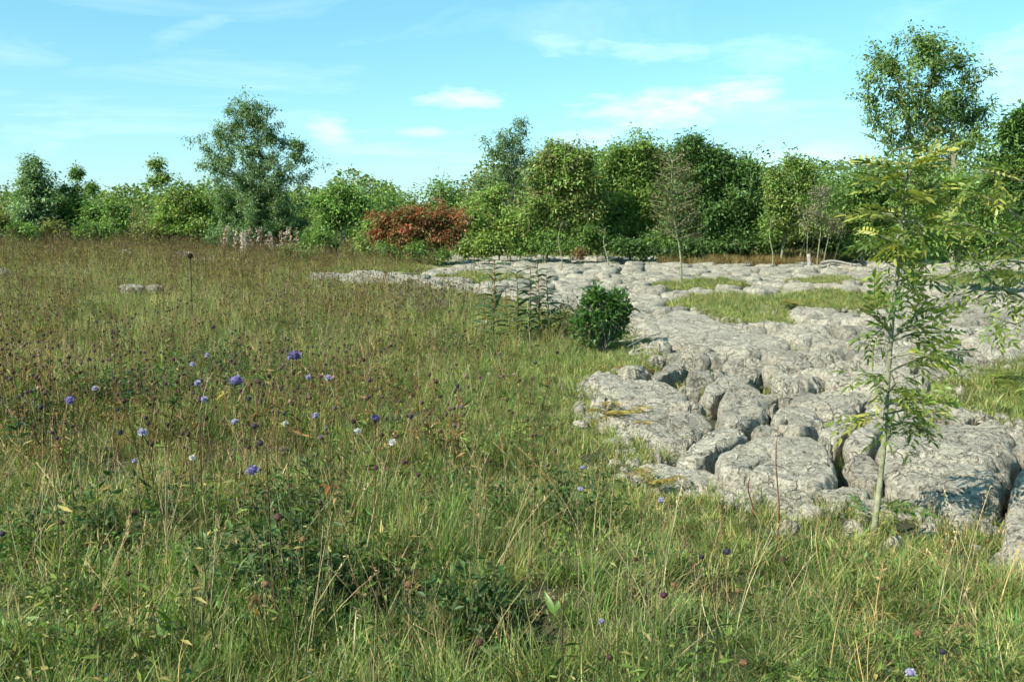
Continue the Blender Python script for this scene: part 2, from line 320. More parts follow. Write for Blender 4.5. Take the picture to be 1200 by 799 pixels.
# ------------------------------------------------------------------ limestone pavement
def chaikin(P, n=2):
    P = np.asarray(P, float)
    for _ in range(n):
        N = np.roll(P, -1, 0); P = np.stack([P * .75 + N * .25, P * .25 + N * .75], 1).reshape(-1, 2)
    return P
def block_mesh(poly, h, r, nang, nring, amp=.02, tilt=(0, 0), depth=.30, zb=None, flute=.5, seed=0):
    c = np.mean(poly, 0); poly = np.asarray(poly, float)
    # boundary radius as a function of angle (star-shaped)
    ang = np.linspace(0, 2 * np.pi, nang, endpoint=False); Bd = np.zeros((nang, 2))
    D = np.stack([np.cos(ang), np.sin(ang)], -1); best = np.full(nang, 0.0)
    nP = len(poly)
    for i in range(nP):
        p = poly[i] - c; q = poly[(i + 1) % nP] - c; e = q - p
        den = D[:, 0] * e[1] - D[:, 1] * e[0]; den = np.where(abs(den) < 1e-9, 1e-9, den)
        t = (p[0] * e[1] - p[1] * e[0]) / den; u = (p[0] * D[:, 1] - p[1] * D[:, 0]) / den
        ok = (t > 0) & (u >= -1e-6) & (u <= 1 + 1e-6); best = np.where(ok & (t > best), t, best)
    rad = np.where(best <= 0, np.median(best), best)
    wob = 1 + .10 * fbm(D[:, 0] * 2.2 + seed, D[:, 1] * 2.2 + c[0], None, 3)
    rad = rad * wob; mr = rad.mean()
    r = min(r, mr * .95)
    tt = np.concatenate([[0.0], np.linspace(0, 1, nring + 1)[1:] ** .75])
    rows = []
    for s in tt[1:]: rows.append((s, None))
    V = [np.array([[c[0], c[1], 0.0]])]; edge = [np.array([0.0])]; ud = [np.array([9.0])]
    for s in tt[1:]:
        xy = c + D * (rad * s)[:, None]; d = rad * (1 - s)
        V.append(np.column_stack([xy, np.zeros(nang)])); ud.append(d)
    nd = max(2, nring // 5)
    for k in range(1, nd + 1):
        xy = c + D * (rad * (1 + .03 * math.sin(3 * k) - .05 * k / nd))[:, None]
        V.append(np.column_stack([xy, np.full(nang, -float(k) / nd)])); ud.append(np.full(nang, -1.0))
    V = np.concatenate(V); ud = np.concatenate(ud)
    x, y = V[:, 0], V[:, 1]
    base = terrain0(x, y) if zb is None else np.full(len(x), zb)
    top = ud >= 0
    q = np.clip(ud / r, 0, 1); prof = np.sqrt(np.clip(1 - (1 - q) ** 2.0, 0, 1))
    z = base + h * (.25 + .75 * prof) + tilt[0] * (x - c[0]) + tilt[1] * (y - c[1])
    lump = fbm(x * 2.6 + seed, y * 2.6, None, 3); rid = 1 - 2 * abs(fbm(x * 5 + 3 + seed * .3, y * 5, z * 3, 4)) * 1.6
    z = z + amp * (1.7 * lump + .9 * rid - .6 + .8 * fbm(x * 15, y * 15, z * 9, 4))
    # solution runnels draining towards the edge
    th = np.arctan2(y - c[1], x - c[0]); fl = np.clip(fbm(np.cos(th) * 3.5 + c[0], np.sin(th) * 3.5 + seed, None, 3) * 3 - .25, 0, 1)
    z = z - flute * h * fl * np.clip(1 - abs(q - .35) * 1.6, 0, 1) * (q < 1)
    bottom = V[:, 2]
    zed = base + h * .25
    pit = np.clip(vnoise(x * 13 + seed, y * 13) * 2 - .45, 0, 1); z = z - np.where(top, .05 * pit, 0) * (nring > 8)
    z = np.where(top, z, z + bottom * (depth + .25 * h))
    # bedding ledges: the flanks and shoulders break in soft steps
    stp = .045; ph = z / stp + 1.3 * fbm(x * 1.7, y * 1.7, None, 3); fr = ph - np.floor(ph); z = np.where(top & (q < .9), z + stp * .42 * (sstep(.25, .75, fr) - fr) * (1 - q * .7), z)
    # thin fractures across the top
    cr = abs(fbm(x * 1.9 + seed, y * 2.6 + 4, None, 3)); z = z - np.where(top, .035 * np.clip(1 - cr / .03, 0, 1), 0) * (nring > 8)
    j1 = abs(((x * .55 + y * .83) + .06 * fbm(x * 2, y * 2, None, 2)) / .31 + seed); j1 = abs(j1 - np.round(j1)) * .31; j1m = vnoise(np.floor(x * 1.1 + seed) + .5, np.floor(y * 1.1) + .5) > .12; z = z - np.where(top & j1m, .03 * np.clip(1 - j1 / .014, 0, 1), 0) * (nring > 12)
    # sideways roughness on the flanks
    fac = np.where(top, 1 - q, 1.0) * amp * 2.6
    V = np.column_stack([x + fac * fbm(x * 7, y * 7, z * 9 + seed, 4), y + fac * fbm(x * 7 + 31, y * 7, z * 9 + seed, 4), z])
    nr = nring + nd
    T = np.array([[0, 1 + j, 1 + (j + 1) % nang] for j in range(nang)])
    j = np.arange(nang)[None]; i = 1 + np.arange(nr - 1)[:, None] * nang
    Q = np.stack([i + j, i + nang + j, i + nang + (j + 1) % nang, i + (j + 1) % nang], -1).reshape(-1, 4)
    return V, Q, T
pave = empty('limestone_pavement', (0, 0, 0), 'grey limestone pavement of rounded blocks split by dark clefts', None, None, 'structure')
MAN = [ # image outline, height, edge rounding, tilt (x, y)
    ([(1038,543),(1027,522),(1041,508),(1079,500),(1115,493),(1150,499),(1196,516),(1180,552),(1170,580),(1143,601),(1115,592),(1079,568)], .25, .22, (0, .06)),
    ([(990,515),(996,499),(1012,488),(1027,483),(1036,491),(1031,510),(1022,526),(1003,526)], .21, .15, (0, 0)),
    ([(981,541),(1008,530),(1031,537),(1035,560),(1008,556)], .13, .1, (0, .1)),
    ([(1198,541),(1182,572),(1171,622),(1210,642),(1300,650),(1310,545),(1240,530)], .24, .2, (0, .05)),
    ([(1143,604),(1168,592),(1170,616),(1150,620)], .10, .06, (0, 0)),
    ([(950,572),(985,567),(1022,571),(1024,588),(960,592)], .10, .08, (0, 0)),
    ([(832,529),(850,518),(895,511),(940,508),(972,520),(980,530),(976,560),(918,558),(873,545),(843,540)], .25, .11, (0, .04)),
    ([(789,529),(805,511),(832,500),(873,502),(882,509),(850,516),(832,529),(803,533)], .19, .12, (.05, 0)),
    ([(695,482),(720,473),(800,478),(846,490),(818,503),(789,512),(765,507),(735,494),(710,490)], .15, .14, (-.03, .04)),
    ([(755,540),(805,537),(861,551),(880,571),(900,597),(860,590),(782,573),(757,560)], .08, .14, (-.04, .03)),
    ([(859,563),(877,552),(918,562),(976,572),(1003,577),(990,590),(954,587),(918,589),(885,583)], .11, .1, (0, 0)),
    ([(904,596),(940,590),(975,596),(965,606),(930,607)], .07, .06, (0, 0)),
    ([(839,473),(846,458),(862,450),(882,449),(902,464),(900,478),(873,491),(848,490)], .21, .14, (0, .05)),
    ([(903,477),(929,467),(963,475),(970,484),(942,502),(908,493)], .19, .15, (0, .04)),
    ([(954,504),(963,491),(981,480),(1008,478),(1000,492),(985,515)], .19, .13, (0, 0)),
    ([(875,499),(904,496),(920,505),(888,509)], .15, .07, (0, 0)),
    ([(678,444),(698,435),(723,438),(757,443),(786,445),(813,459),(815,474),(768,470),(723,461),(702,452)], .13, .16, (0, .04)),
    ([(755,441),(777,423),(795,418),(806,425),(784,438)], .15, .1, (.06, 0)),
    ([(818,456),(827,445),(860,434),(898,430),(872,446),(847,456),(835,470)], .15, .12, (0, 0)),
    ([(737,379),(787,366),(830,374),(870,384),(925,389),(930,405),(873,405),(839,403),(791,398),(754,390)], .20, .45, (0, .03)),
    ([(1040,500),(1045,486),(1080,482),(1118,489),(1078,497)], .2, .1, (0, 0)),
]
def clip(poly, a, n):   # keep side where (p-a).n <= 0
    out = []; N = len(poly)
    for i in range(N):
        p = poly[i]; q = poly[(i + 1) % N]; dp = (p - a) @ n; dq = (q - a) @ n
        if dp <= 0: out.append(p)
        if dp * dq < 0: out.append(p + (q - p) * (dp / (dp - dq)))
    return out
blocks = []   # (distance, V, Q, T)
manual = []; sites = []; owner = []
for k, (pts, h, r, tl) in enumerate(MAN):
    poly = np.array([flat(px, py, h * .55) for px, py in pts]); manual.append(poly)
    sm = chaikin(poly, 2); c = sm.mean(0)
    h *= .82; h = h * .62; V, Q, T = block_mesh(sm, h, r * .55, 150, 46, .015, tl, .22, None, .5, k * 1.7)
    blocks.append((c[1], V, Q, T))
    for f in (.0, .55, .9):
        for p in (poly if f else [c]): sites.append(c + (p - c) * f); owner.append(-1)
cand = []
y = 4.4
while y < 46:
    st = .43 + .015 * y; xx = -y * .25 - 2
    while xx < y * .62 + 2.5:
        cand.append((xx + rng.uniform(-.4, .4) * st, y + rng.uniform(-.22, .22) * st * .8)); xx += st * rng.uniform(1.2, 1.9)
    y += st * .56
cand = np.array(cand); m = pave_mask(cand[:, 0], cand[:, 1]); keep = m > np.where(cand[:, 1] < 8.5, .30, .12)
for poly in manual: keep &= ~(sdist(list(map(tuple, poly)), cand[:, 0], cand[:, 1]) > -.10)
for p in cand[keep]: sites.append(p); owner.append(1)
ex = np.column_stack([rng.uniform(-.2, 4.4, 2600), rng.uniform(4.2, 10.5, 2600)]); m = pave_mask(ex[:, 0], ex[:, 1]); ke = m > .04
for poly in manual: ke &= ~(sdist(list(map(tuple, poly)), ex[:, 0], ex[:, 1]) > -.045)
acc = [q for q, o_ in zip(sites, owner) if o_ == 1]
for p in ex[ke]:
    if min(np.hypot(*(p - q)) for q in acc) > .32: acc.append(p); sites.append(p); owner.append(1)
# sites in the grass just outside, so that the outer blocks end at the ragged edge instead of spreading over the turf
gh = np.column_stack([rng.uniform(-4, 8, 7000), rng.uniform(3.6, 24, 7000)]); gm = pave_mask(gh[:, 0], gh[:, 1]); gh = gh[(gm < -.06) & (gm > -.5)]
for poly in manual: gh = gh[~(sdist(list(map(tuple, poly)), gh[:, 0], gh[:, 1]) > -.12)]
for p in gh: sites.append(p); owner.append(-1)
sites = np.array(sites); owner = np.array(owner)
for k in np.where(owner > 0)[0]:
    s = sites[k]; d2 = ((sites - s) ** 2).sum(1); nb = np.argsort(d2)[1:26]
    w = .36 + .022 * s[1]; poly = [s + np.array(v) * w for v in ((-1, -1), (1, -1), (1, 1), (-1, 1))]
    for j in nb:
        dv = sites[j] - s; L = np.linalg.norm(dv); n = dv / L
        gap = (1.15 + sstep(7, 20, s[1]) * 1.3) * rng.choice([.008, .018, .032, .06], p=[.3, .35, .25, .1]) * (1 + s[1] * .02)
        poly = clip(poly, s + dv * .5 - n * gap, n)
        if len(poly) < 3: break
    if len(poly) < 3: continue
    poly = np.array(poly)
    if np.linalg.norm(poly - s, axis=1).max() < .06: continue
    sm = chaikin(poly, 2); near = s[1] < 13
    h = rng.uniform(.03, .13) + (.04 if rng.random() < .2 else 0)
    a, rr = (96, 26) if s[1] < 9 else (56, 15) if s[1] < 14 else (28, 7) if s[1] < 24 else (16, 4)
    V, Q, T = block_mesh(sm, h, rng.uniform(.05, .16), a, rr, .014 + .003 * min(s[1], 25) / 10, (rng.uniform(-.09, .09), rng.uniform(-.04, .08)), .28, None, .5, rng.uniform(0, 40))
    blocks.append((s[1] + abs(s[0]) * .3, V, Q, T))
blocks.sort(key=lambda t: t[0])
for d, V, Q, T in blocks[:295]:
    c = np.array([V[:, 0].mean(), V[:, 1].mean(), 0]); o = link('limestone_block', mk('limestone_block', V - c, [Q, T], M_lime), pave, loc=Vector(c))
rest = MB()
for d, V, Q, T in blocks[295:]: rest.add(V, Q, T)
tag(link('far_limestone_blocks', rest.mesh('far_limestone_blocks', M_lime), pave), kind='stuff')
print('blocks', len(blocks))

def rock(name, px0, px1, pyb, hpx, label, seed, group='small rocks lying in the grass', z=0):
    if name == 'meadow_stone': hpx *= .40
    c = ground((px0 + px1) / 2, pyb); s = c.y / FPX; w = (px1 - px0) * s / 2; h = hpx * s
    a = np.linspace(0, 2 * np.pi, 9, endpoint=False) + seed
    rr = rng.uniform(.8, 1.15, 9)
    poly = np.stack([np.cos(a) * w * rr, np.sin(a) * w * .7 * rr], -1)
    V, Q, T = block_mesh(chaikin(poly, 1), h, w * .6, 48, 14, min(.02, h * .18), (rng.uniform(-.15, .15), rng.uniform(-.05, .1)), .1, 0.0, .4, seed)
    return tag(link(name, mk(name, V, [Q, T], M_lime), loc=(c.x, c.y + w * .6, c.z + z)), label, 'rock', group)
rock('small_rock', 1040, 1068, 655, 30, 'knobbly pale rock just right of the foot of the ash sapling', 3)
rock('small_rock', 984, 1016, 632, 22, 'low pale rock in the grass left of the ash sapling foot', 5)
rock('small_rock', 912, 948, 632, 24, 'split pale rock in the grass beside the thin red brown stem', 7)
rock('small_rock', 1136, 1166, 650, 12, 'thin flat stone in the grass below the largest limestone block', 9)
rock('small_rock', 1166, 1215, 668, 17, 'grey rock in the grass cut by the right edge', 13)
rock('small_rock', 1076, 1104, 630, 16, 'half hidden grey rock in brown grass under the largest block', 15)
rock('small_rock', 690, 712, 566, 12, 'small stone sunk in the turf', 25) if False else None
rock('meadow_stone', 132, 168, 352, 11, 'long pale stone showing in the middle of the left meadow', 17, 'stones showing in the meadow', .22)
rock('meadow_stone', 168, 190, 350, 8, 'small pale stone touching the long stone in the left meadow', 19, 'stones showing in the meadow', .2)
rock('meadow_stone', 200, 226, 302, 10, 'grey stone on the rise behind the dark dead flower head', 21, 'stones showing in the meadow', .1)
rock('meadow_stone', 222, 252, 309, 7, 'low broken pale stone at the far side of the meadow', 23, 'stones showing in the meadow', .12)
rock('meadow_stone', -6, 12, 328, 10, 'pale stone at the left edge of the meadow', 27, 'stones showing in the meadow', .2)
rock('meadow_stone', 140, 156, 298, 6, 'tiny white stone far back in the left meadow', 29, 'stones showing in the meadow', .12)

# golden moss cushion
c = ground(742, 437); V, Q, T = block_mesh(np.array([[math.cos(a) * .17, math.sin(a) * .13] for a in np.linspace(0, 6.28, 12)[:-1]]), .07, .12, 48, 14, .022, (0, 0), .05, 0.0, .2, 4)
tag(link('moss_cushion', mk('moss_cushion', V, [Q, T], M_moss), loc=(c.x, c.y, c.z)), 'golden brown moss cushion below the round dark green bush', 'moss')

# ------------------------------------------------------------------ geometry-node scatter for uncountable plants
SRC = []
def scatter(name, meshes, pts, scale, idx, label, tiltv=.12, sz=None):
    """one object: points carrying real plant meshes as instances"""
    n = len(pts)
    src = bpy.data.collections.new(name + '_kinds')
    for k, me in enumerate(meshes):
        o = bpy.data.objects.new('%s_kind_%02d' % (name, k), me); src.objects.link(o)
    SRC.append(src)
    me = bpy.data.meshes.new(name); me.vertices.add(n); me.vertices.foreach_set('co', np.asarray(pts, np.float32).ravel())
    rot = np.stack([rng.normal(0, tiltv, n), rng.normal(0, tiltv, n), rng.uniform(0, 6.283, n)], -1).astype(np.float32)
    a = me.attributes.new('rot', 'FLOAT_VECTOR', 'POINT'); a.data.foreach_set('vector', rot.ravel())
    s = np.stack([scale, scale, scale * (1 if sz is None else sz)], -1).astype(np.float32)
    a = me.attributes.new('size', 'FLOAT_VECTOR', 'POINT'); a.data.foreach_set('vector', s.ravel())
    a = me.attributes.new('pick', 'INT', 'POINT'); a.data.foreach_set('value', np.asarray(idx, np.int32))
    o = link(name, me); tag(o, label, None, None, 'stuff')
    ng = bpy.data.node_groups.new(name, 'GeometryNodeTree')
    ng.interface.new_socket('Geometry', in_out='INPUT', socket_type='NodeSocketGeometry'); ng.interface.new_socket('Geometry', in_out='OUTPUT', socket_type='NodeSocketGeometry')
    gi = ng.nodes.new('NodeGroupInput'); go = ng.nodes.new('NodeGroupOutput')
    ci = ng.nodes.new('GeometryNodeCollectionInfo'); ci.inputs['Collection'].default_value = src; ci.inputs['Separate Children'].default_value = True; ci.inputs['Reset Children'].default_value = True
    ip = ng.nodes.new('GeometryNodeInstanceOnPoints'); ip.inputs['Pick Instance'].default_value = True
    def attr(nm, ty):
        q = ng.nodes.new('GeometryNodeInputNamedAttribute'); q.data_type = ty; q.inputs[0].default_value = nm; return q.outputs[0]
    e2r = ng.nodes.new('FunctionNodeEulerToRotation'); ng.links.new(attr('rot', 'FLOAT_VECTOR'), e2r.inputs[0])
    ng.links.new(gi.outputs[0], ip.inputs['Points']); ng.links.new(ci.outputs[0], ip.inputs['Instance'])
    ng.links.new(attr('pick', 'INT'), ip.inputs['Instance Index']); ng.links.new(e2r.outputs[0], ip.inputs['Rotation']); ng.links.new(attr('size', 'FLOAT_VECTOR'), ip.inputs['Scale'])
    ng.links.new(ip.outputs[0], go.inputs[0])
    md = o.modifiers.new('plants', 'NODES'); md.node_group = ng
    return o
def blades(mb, n, R0, L, W, lean, pal, segs=4, curl=.6, base=None):
    """n curved tapering grass blades"""
    pal = np.asarray(pal); az = rng.uniform(0, 6.283, n); rr = R0 * np.sqrt(rng.random(n)); a2 = rng.uniform(0, 6.283, n)
    bx, by = rr * np.cos(a2), rr * np.sin(a2); l = L * rng.uniform(.45, 1.0, n); w = W * rng.uniform(.6, 1.2, n)
    ln = np.abs(rng.normal(0, lean, n)); cu = curl * rng.uniform(.2, 1.3, n)
    t = np.linspace(0, 1, segs + 1)
    ang = ln[:, None] + cu[:, None] * t[None] ** 1.5; ds = l[:, None] / segs
    h = np.concatenate([np.zeros((n, 1)), np.cumsum(np.sin(ang[:, 1:]) * ds, 1)], 1); v = np.concatenate([np.zeros((n, 1)), np.cumsum(np.cos(ang[:, 1:]) * ds, 1)], 1)
    cx = bx[:, None] + h * np.cos(az)[:, None]; cy = by[:, None] + h * np.sin(az)[:, None]
    tw = az + np.pi / 2 + rng.normal(0, .5, n); wd = w[:, None] * (1 - t[None] ** 1.6) * .5 + 1e-4
    Lf = np.stack([cx + wd * np.cos(tw)[:, None], cy + wd * np.sin(tw)[:, None], v], -1); Rt = np.stack([cx - wd * np.cos(tw)[:, None], cy - wd * np.sin(tw)[:, None], v], -1)
    V = np.stack([Lf, Rt], 2).reshape(n, -1, 3); m = 2 * (segs + 1)
    k = np.arange(segs) * 2; q = np.stack([k, k + 1, k + 3, k + 2], -1)
    Q = (np.arange(n)[:, None, None] * m + q[None]).reshape(-1, 4)
    c = pal[rng.integers(0, len(pal), n)] * rng.uniform(.75, 1.25, (n, 1))
    C = np.repeat(c, m, 0)
    mb.add(V.reshape(-1, 3), Q, (), C)
def leaflets(mb, pos, dirs, L, W, pal, up=None, fold=.15):
    """pointed leaves (two quads folded on the midrib)"""
    n = len(pos); pal = np.asarray(pal); d = dirs / (np.linalg.norm(dirs, axis=1)[:, None] + 1e-9)
    up = rng.normal(0, 1, (n, 3)) * .6 + [0, 0, 1] if up is None else up
    s = np.cross(d, up); s /= np.linalg.norm(s, axis=1)[:, None] + 1e-9; u = np.cross(s, d)
    L = np.broadcast_to(L, (n,))[:, None]; W = np.broadcast_to(W, (n,))[:, None]
    b = pos; t = pos + d * L - u * L * .12; m = pos + d * L * .45
    V = np.stack([b, m + s * W * .5 + u * W * fold, t, m - s * W * .5 + u * W * fold], 1).reshape(-1, 3)
    k = np.arange(n) * 4
    T = np.concatenate([np.stack([k, k + 1, k + 2], -1), np.stack([k, k + 2, k + 3], -1)])
    C = np.repeat(pal[rng.integers(0, len(pal), n)] * rng.uniform(.75, 1.25, (n, 1)), 4, 0)
    mb.add(V, (), T, C)
def rdir(n, zb=0.0):
    v = rng.normal(0, 1, (n, 3)); v[:, 2] = v[:, 2] * .6 + zb; return v / np.linalg.norm(v, axis=1)[:, None]

G1 = (.108, .178, .040); G2 = (.175, .240, .062); G3 = (.062, .130, .032); YG = (.25, .29, .085); ST = (.38, .30, .15); BR = (.20, .13, .06); OL = (.24, .22, .085); PS = (.50, .44, .27); DK = (.035, .07, .02)
tufts = []
for k in range(6):      # 0-5 green tussocks
    mb = MB(); blades(mb, 42, .055, .26, .0056, .5, [G1, G2, G3, G1, G2, YG, G3, OL], 4, 1.1); blades(mb, 3, .04, .28, .0028, .35, [ST, PS, BR], 4, .7); tufts.append(mb.mesh('grass_tuft', M_grass, True))
for k in range(4):      # 6-9 mixed, drier
    mb = MB(); blades(mb, 32, .06, .30, .0052, .45, [G2, YG, OL, G1, OL, ST], 4, .9); blades(mb, 8, .05, .34, .0026, .3, [ST, PS, BR, BR], 4, .5); tufts.append(mb.mesh('grass_tuft', M_grass, True))
for k in range(3):      # 10-12 low herbs
    mb = MB(); n = 46; p = rng.normal(0, 1, (n, 3)) * [.06, .06, .04] + [0, 0, .07]; p[:, 2] = abs(p[:, 2])
    leaflets(mb, p, rdir(n, .25), rng.uniform(.02, .048, n), rng.uniform(.008, .018, n), [G3, G1, DK, G1, OL], fold=.2); blades(mb, 12, .05, .2, .004, .3, [G1, G2], 3, .8); tufts.append(mb.mesh('herb_tuft', M_grass, True))
dries = []
for k in range(4):      # straw-coloured flowering stalks with a fuzzy spike
    mb = MB()
    for j in range(3):
        a, L, ln = rng.uniform(0, 6.28), rng.uniform(.28, .46), rng.uniform(.05, .6); t = np.linspace(0, 1, 6)
        p = np.stack([np.cos(a) * ln * L * t ** 1.6, np.sin(a) * ln * L * t ** 1.6, L * t * (1 - .2 * ln * t)], -1) + [rng.normal(0, .03), rng.normal(0, .03), 0]
        c = [ST, (.34, .27, .17), (.24, .17, .10), PS][rng.integers(0, 4)]; mb.tube(p, np.linspace(.0011, .0006, 6), 3, c)
        sp = p[-1] + (p[-2] - p[-1]) * rng.uniform(0, 1, (14, 1)) + rng.normal(0, .004, (14, 3)); leaflets(mb, sp, rdir(14, 1.5), .011, .0025, [c, ST, BR])
    dries.append(mb.mesh('dry_stalk', M_dry, True))
def head_blob(mb, c, r, col, kind='seed'):
    """a bristly composite flower or seed head: domed core with many small florets"""
    k, m = 8, 5; a = np.linspace(0, 2 * np.pi, k, endpoint=False); ph = np.linspace(-1.2, 1.45, m)
    V = np.array([[math.cos(p) * math.cos(t) * r * .72, math.cos(p) * math.sin(t) * r * .72, math.sin(p) * r * .72] for p in ph for t in a]) + c
    j = np.arange(k)[None]; i = np.arange(m - 1)[:, None] * k
    mb.add(V, np.stack([i + j, i + (j + 1) % k, i + k + (j + 1) % k, i + k + j], -1).reshape(-1, 4), (), np.array(col) * .55)
    n = 60 if kind == 'flower' else 22; d = rdir(n, .35); leaflets(mb, np.asarray(c) + d * r * .55, d + rng.normal(0, .2, (n, 3)), r * .5, r * .26, [col, np.array(col) * 1.3, np.array(col) * .8])
seeds = []
for k in range(4):      # branching brown knapweed stems for the mass of the meadow
    mb = MB()
    for j in range(3):
        a, L, ln = rng.uniform(0, 6.28), rng.uniform(.28, .45), rng.uniform(.05, .3); t = np.linspace(0, 1, 4)
        p = np.stack([np.cos(a) * ln * L * t, np.sin(a) * ln * L * t, L * t], -1) + [rng.normal(0, .04), rng.normal(0, .04), 0]
        mb.tube(p, .0018, 3, (.12, .10, .04)); head_blob(mb, p[-1], .011, [(.13, .09, .065), (.20, .15, .10), (.34, .27, .18), (.15, .12, .12)][rng.integers(0, 4)])
        leaflets(mb, p[rng.integers(0, 3, 7)] + rng.normal(0, .01, (7, 3)), rdir(7, .4), .05, .010, [OL, BR, G3, G1])
    seeds.append(mb.mesh('seed_stem', M_dry, True))
thatch = []
for k in range(3):
    mb = MB(); blades(mb, 9, .05, .32, .0026, .75, [PS, ST, ST, BR, YG], 6, 1.5); thatch.append(mb.mesh('bent_stems', M_dry, True))
leafy = []
for k in range(3):
    mb = MB(); n = 46; st_ = rng.integers(0, 5, n); bx_ = rng.normal(0, .05, (5, 2)); zf = rng.uniform(.04, .36, n); ln_ = rng.normal(0, .25, (5, 2))
    p = np.column_stack([bx_[st_] + ln_[st_] * zf[:, None], zf])
    for j in range(5): mb.tube([[bx_[j, 0], bx_[j, 1], 0], [bx_[j, 0] + ln_[j, 0] * .36, bx_[j, 1] + ln_[j, 1] * .36, .36]], .0022, 3, (.10, .12, .04))
    leaflets(mb, p, rdir(n, .35), rng.uniform(.035, .075, n), rng.uniform(.014, .028, n), [DK, G3, DK, (.055, .10, .03), G1], fold=.2); leafy.append(mb.mesh('leafy_herb', M_grass, True))
short = []
for k in range(3):
    mb = MB(); blades(mb, 46, .06, .10, .0045, .5, [G2, YG, OL, G1, OL, G3, ST], 3, 1.0); short.append(mb.mesh('short_turf', M_grass, True))

def fan(n, y0, y1, power, xl=-.60, xr=.62, pad=.5):
    u = rng.random(n); y = (y0 ** power + u * (y1 ** power - y0 ** power)) ** (1 / power)
    x = rng.uniform(xl, xr, n) * y + rng.uniform(-pad, pad, n); return x, y
def P3(x, y, dz=-.01): return np.stack([x, y, terrain(x, y) + dz], -1)
# foreground and middle meadow grass
x, y = fan(62000, 1.3, 60, .95, -.72, .80, 1.0); m = pave_mask(x, y); k = m < -.02; x, y, m = x[k], y[k], m[k]
edge = sstep(-.8, -.05, m)
far = sstep(7, 40, y)
s = (.72 + .9 * far) * rng.uniform(.7, 1.25, len(x)) * (1 - .5 * edge)
pz = fbm(x * .7 + 5, y * .7, None, 3)
leftw = sstep(1.5, -2.5, x - .1 * y) ; dryp = np.clip(.0 + .50 * leftw * sstep(2.6, 5.0, y) + .25 * sstep(7, 20, y) + .6 * pz, 0, .92)
rdm = rng.random(len(x)); idx = np.where(rdm < dryp, rng.integers(6, 10, len(x)), rng.integers(0, 6, len(x)))
herb = (rng.random(len(x)) < (.10 + .22 * leftw) * (y < 30)); idx = np.where(herb, rng.integers(10, 13, len(x)), idx)
hs = 1 + .35 * leftw * sstep(3, 5, y) * sstep(40, 8, y)
tus = fbm(x * 2.6 + 3, y * 2.6, None, 3); zsc = rng.uniform(.65, 1.2, len(x)) * np.clip(1 + 1.1 * tus, .45, 1.7) * (1 - .38 * sstep(-.2, .9, x) * sstep(6.0, 4.0, y)) * (1 - .72 * edge) * (1 - .6 * far) * np.where(herb, 1.3, hs)
hollow = np.clip(1 - np.hypot((x + .45) / .42, (y - 3.3) / .33), 0, 1) + np.clip(1 - np.hypot((x + .0) / .5, (y - 3.0) / .22), 0, 1) + np.clip(1 - np.hypot((x - .62) / .3, (y - 3.35) / .22), 0, 1)
k = rng.random(len(x)) > np.maximum(hollow * .8, .75 * sstep(-.12, -.5, tus))
scatter('meadow_grass', tufts, P3(x, y)[k], s[k], idx[k], 'rough green and straw coloured meadow grass and herbs', .22, zsc[k])
x, y = fan(8500, 2.6, 60, .9, -.6, .6); m = pave_mask(x, y); k = (m < -.6) & (rng.random(len(x)) < .3 + .5 * sstep(1, -3, x)); x, y = x[k], y[k]
scatter('dry_grass_stalks', dries, P3(x, y), rng.uniform(.7, 1.25, len(x)) * (1 + .3 * sstep(10, 40, y)), rng.integers(0, 4, len(x)), 'thin straw coloured grass stalks standing through the meadow', .22)
x, y = fan(13000, 4.0, 55, 1.0, -.6, .12); m = pave_mask(x, y); k = (m < -.35) & (rng.random(len(x)) < sstep(.16, -.25, x / y + .0) * np.clip(.45 + 1.6 * fbm(x * .9, y * .9 + 4, None, 3), .05, 1)); x, y = x[k], y[k]
scatter('seed_head_stems', seeds, P3(x, y), rng.uniform(.6, 1.35, len(x)) * (1 + .8 * sstep(10, 45, y)), rng.integers(0, 4, len(x)), 'mass of brown knapweed seed heads over the left meadow', .14)
x, y = fan(31000, 2.6, 40, 1.0, -.3, .85, .2); m = pave_mask(x, y); k = (m > -1.3) & (m < .06) & (rng.random(len(x)) < .35 + .65 * sstep(-1.2, -.5, m)); x, y = x[k], y[k]
scatter('edge_turf', short, P3(x, y, 0), rng.uniform(.6, 1.1, len(x)), rng.integers(0, 3, len(x)), 'short turf running up to the edge of the limestone', .2, rng.uniform(.7, 1.5, len(x)))
hx = []; 
for (px, py, rr, n) in [(150, 470, .45, 60), (210, 480, .5, 70), (270, 440, .5, 40), (25, 510, .3, 30), (350, 720, .2, 40), (400, 745, .15, 25), (560, 775, .14, 20), (345, 620, .2, 20), (100, 650, .22, 20), (520, 420, .6, 24), (60, 380, 1.2, 50), (330, 395, .9, 30), (640, 620, .25, 14)]:
    g = ground(px, py); hx.append(np.stack([g.x + rng.normal(0, rr * .6, n), g.y + rng.normal(0, rr * .6, n)], -1))
hx = np.concatenate(hx)
scatter('leafy_herbs', leafy, P3(hx[:, 0], hx[:, 1]), rng.uniform(.42, .8, len(hx)), rng.integers(0, 3, len(hx)), 'drifts of dark leafy herbs among the meadow grass', .2)
x, y = fan(1500, 1.6, 12, .8); m = pave_mask(x, y); k = (m < -.5) & (fbm(x * 1.6, y * 1.6, None, 2) > -.1); x, y = x[k], y[k]
scatter('bent_dead_stems', thatch, P3(x, y), rng.uniform(.6, 1.15, len(x)), rng.integers(0, 3, len(x)), 'bent dead straw stems tangled in the foreground grass', .3)
rub = []
for k in range(4):
    a_ = np.linspace(0, 6.283, 8)[:-1]; V, Q, T = block_mesh(np.stack([np.cos(a_) * rng.uniform(.02, .045, 7), np.sin(a_) * rng.uniform(.02, .045, 7)], -1), .035, .02, 14, 5, .004, (.1, 0), .02, 0.0, .2, k * 3.)
    rub.append(mk('stone_chip', V, [Q, T], M_lime))
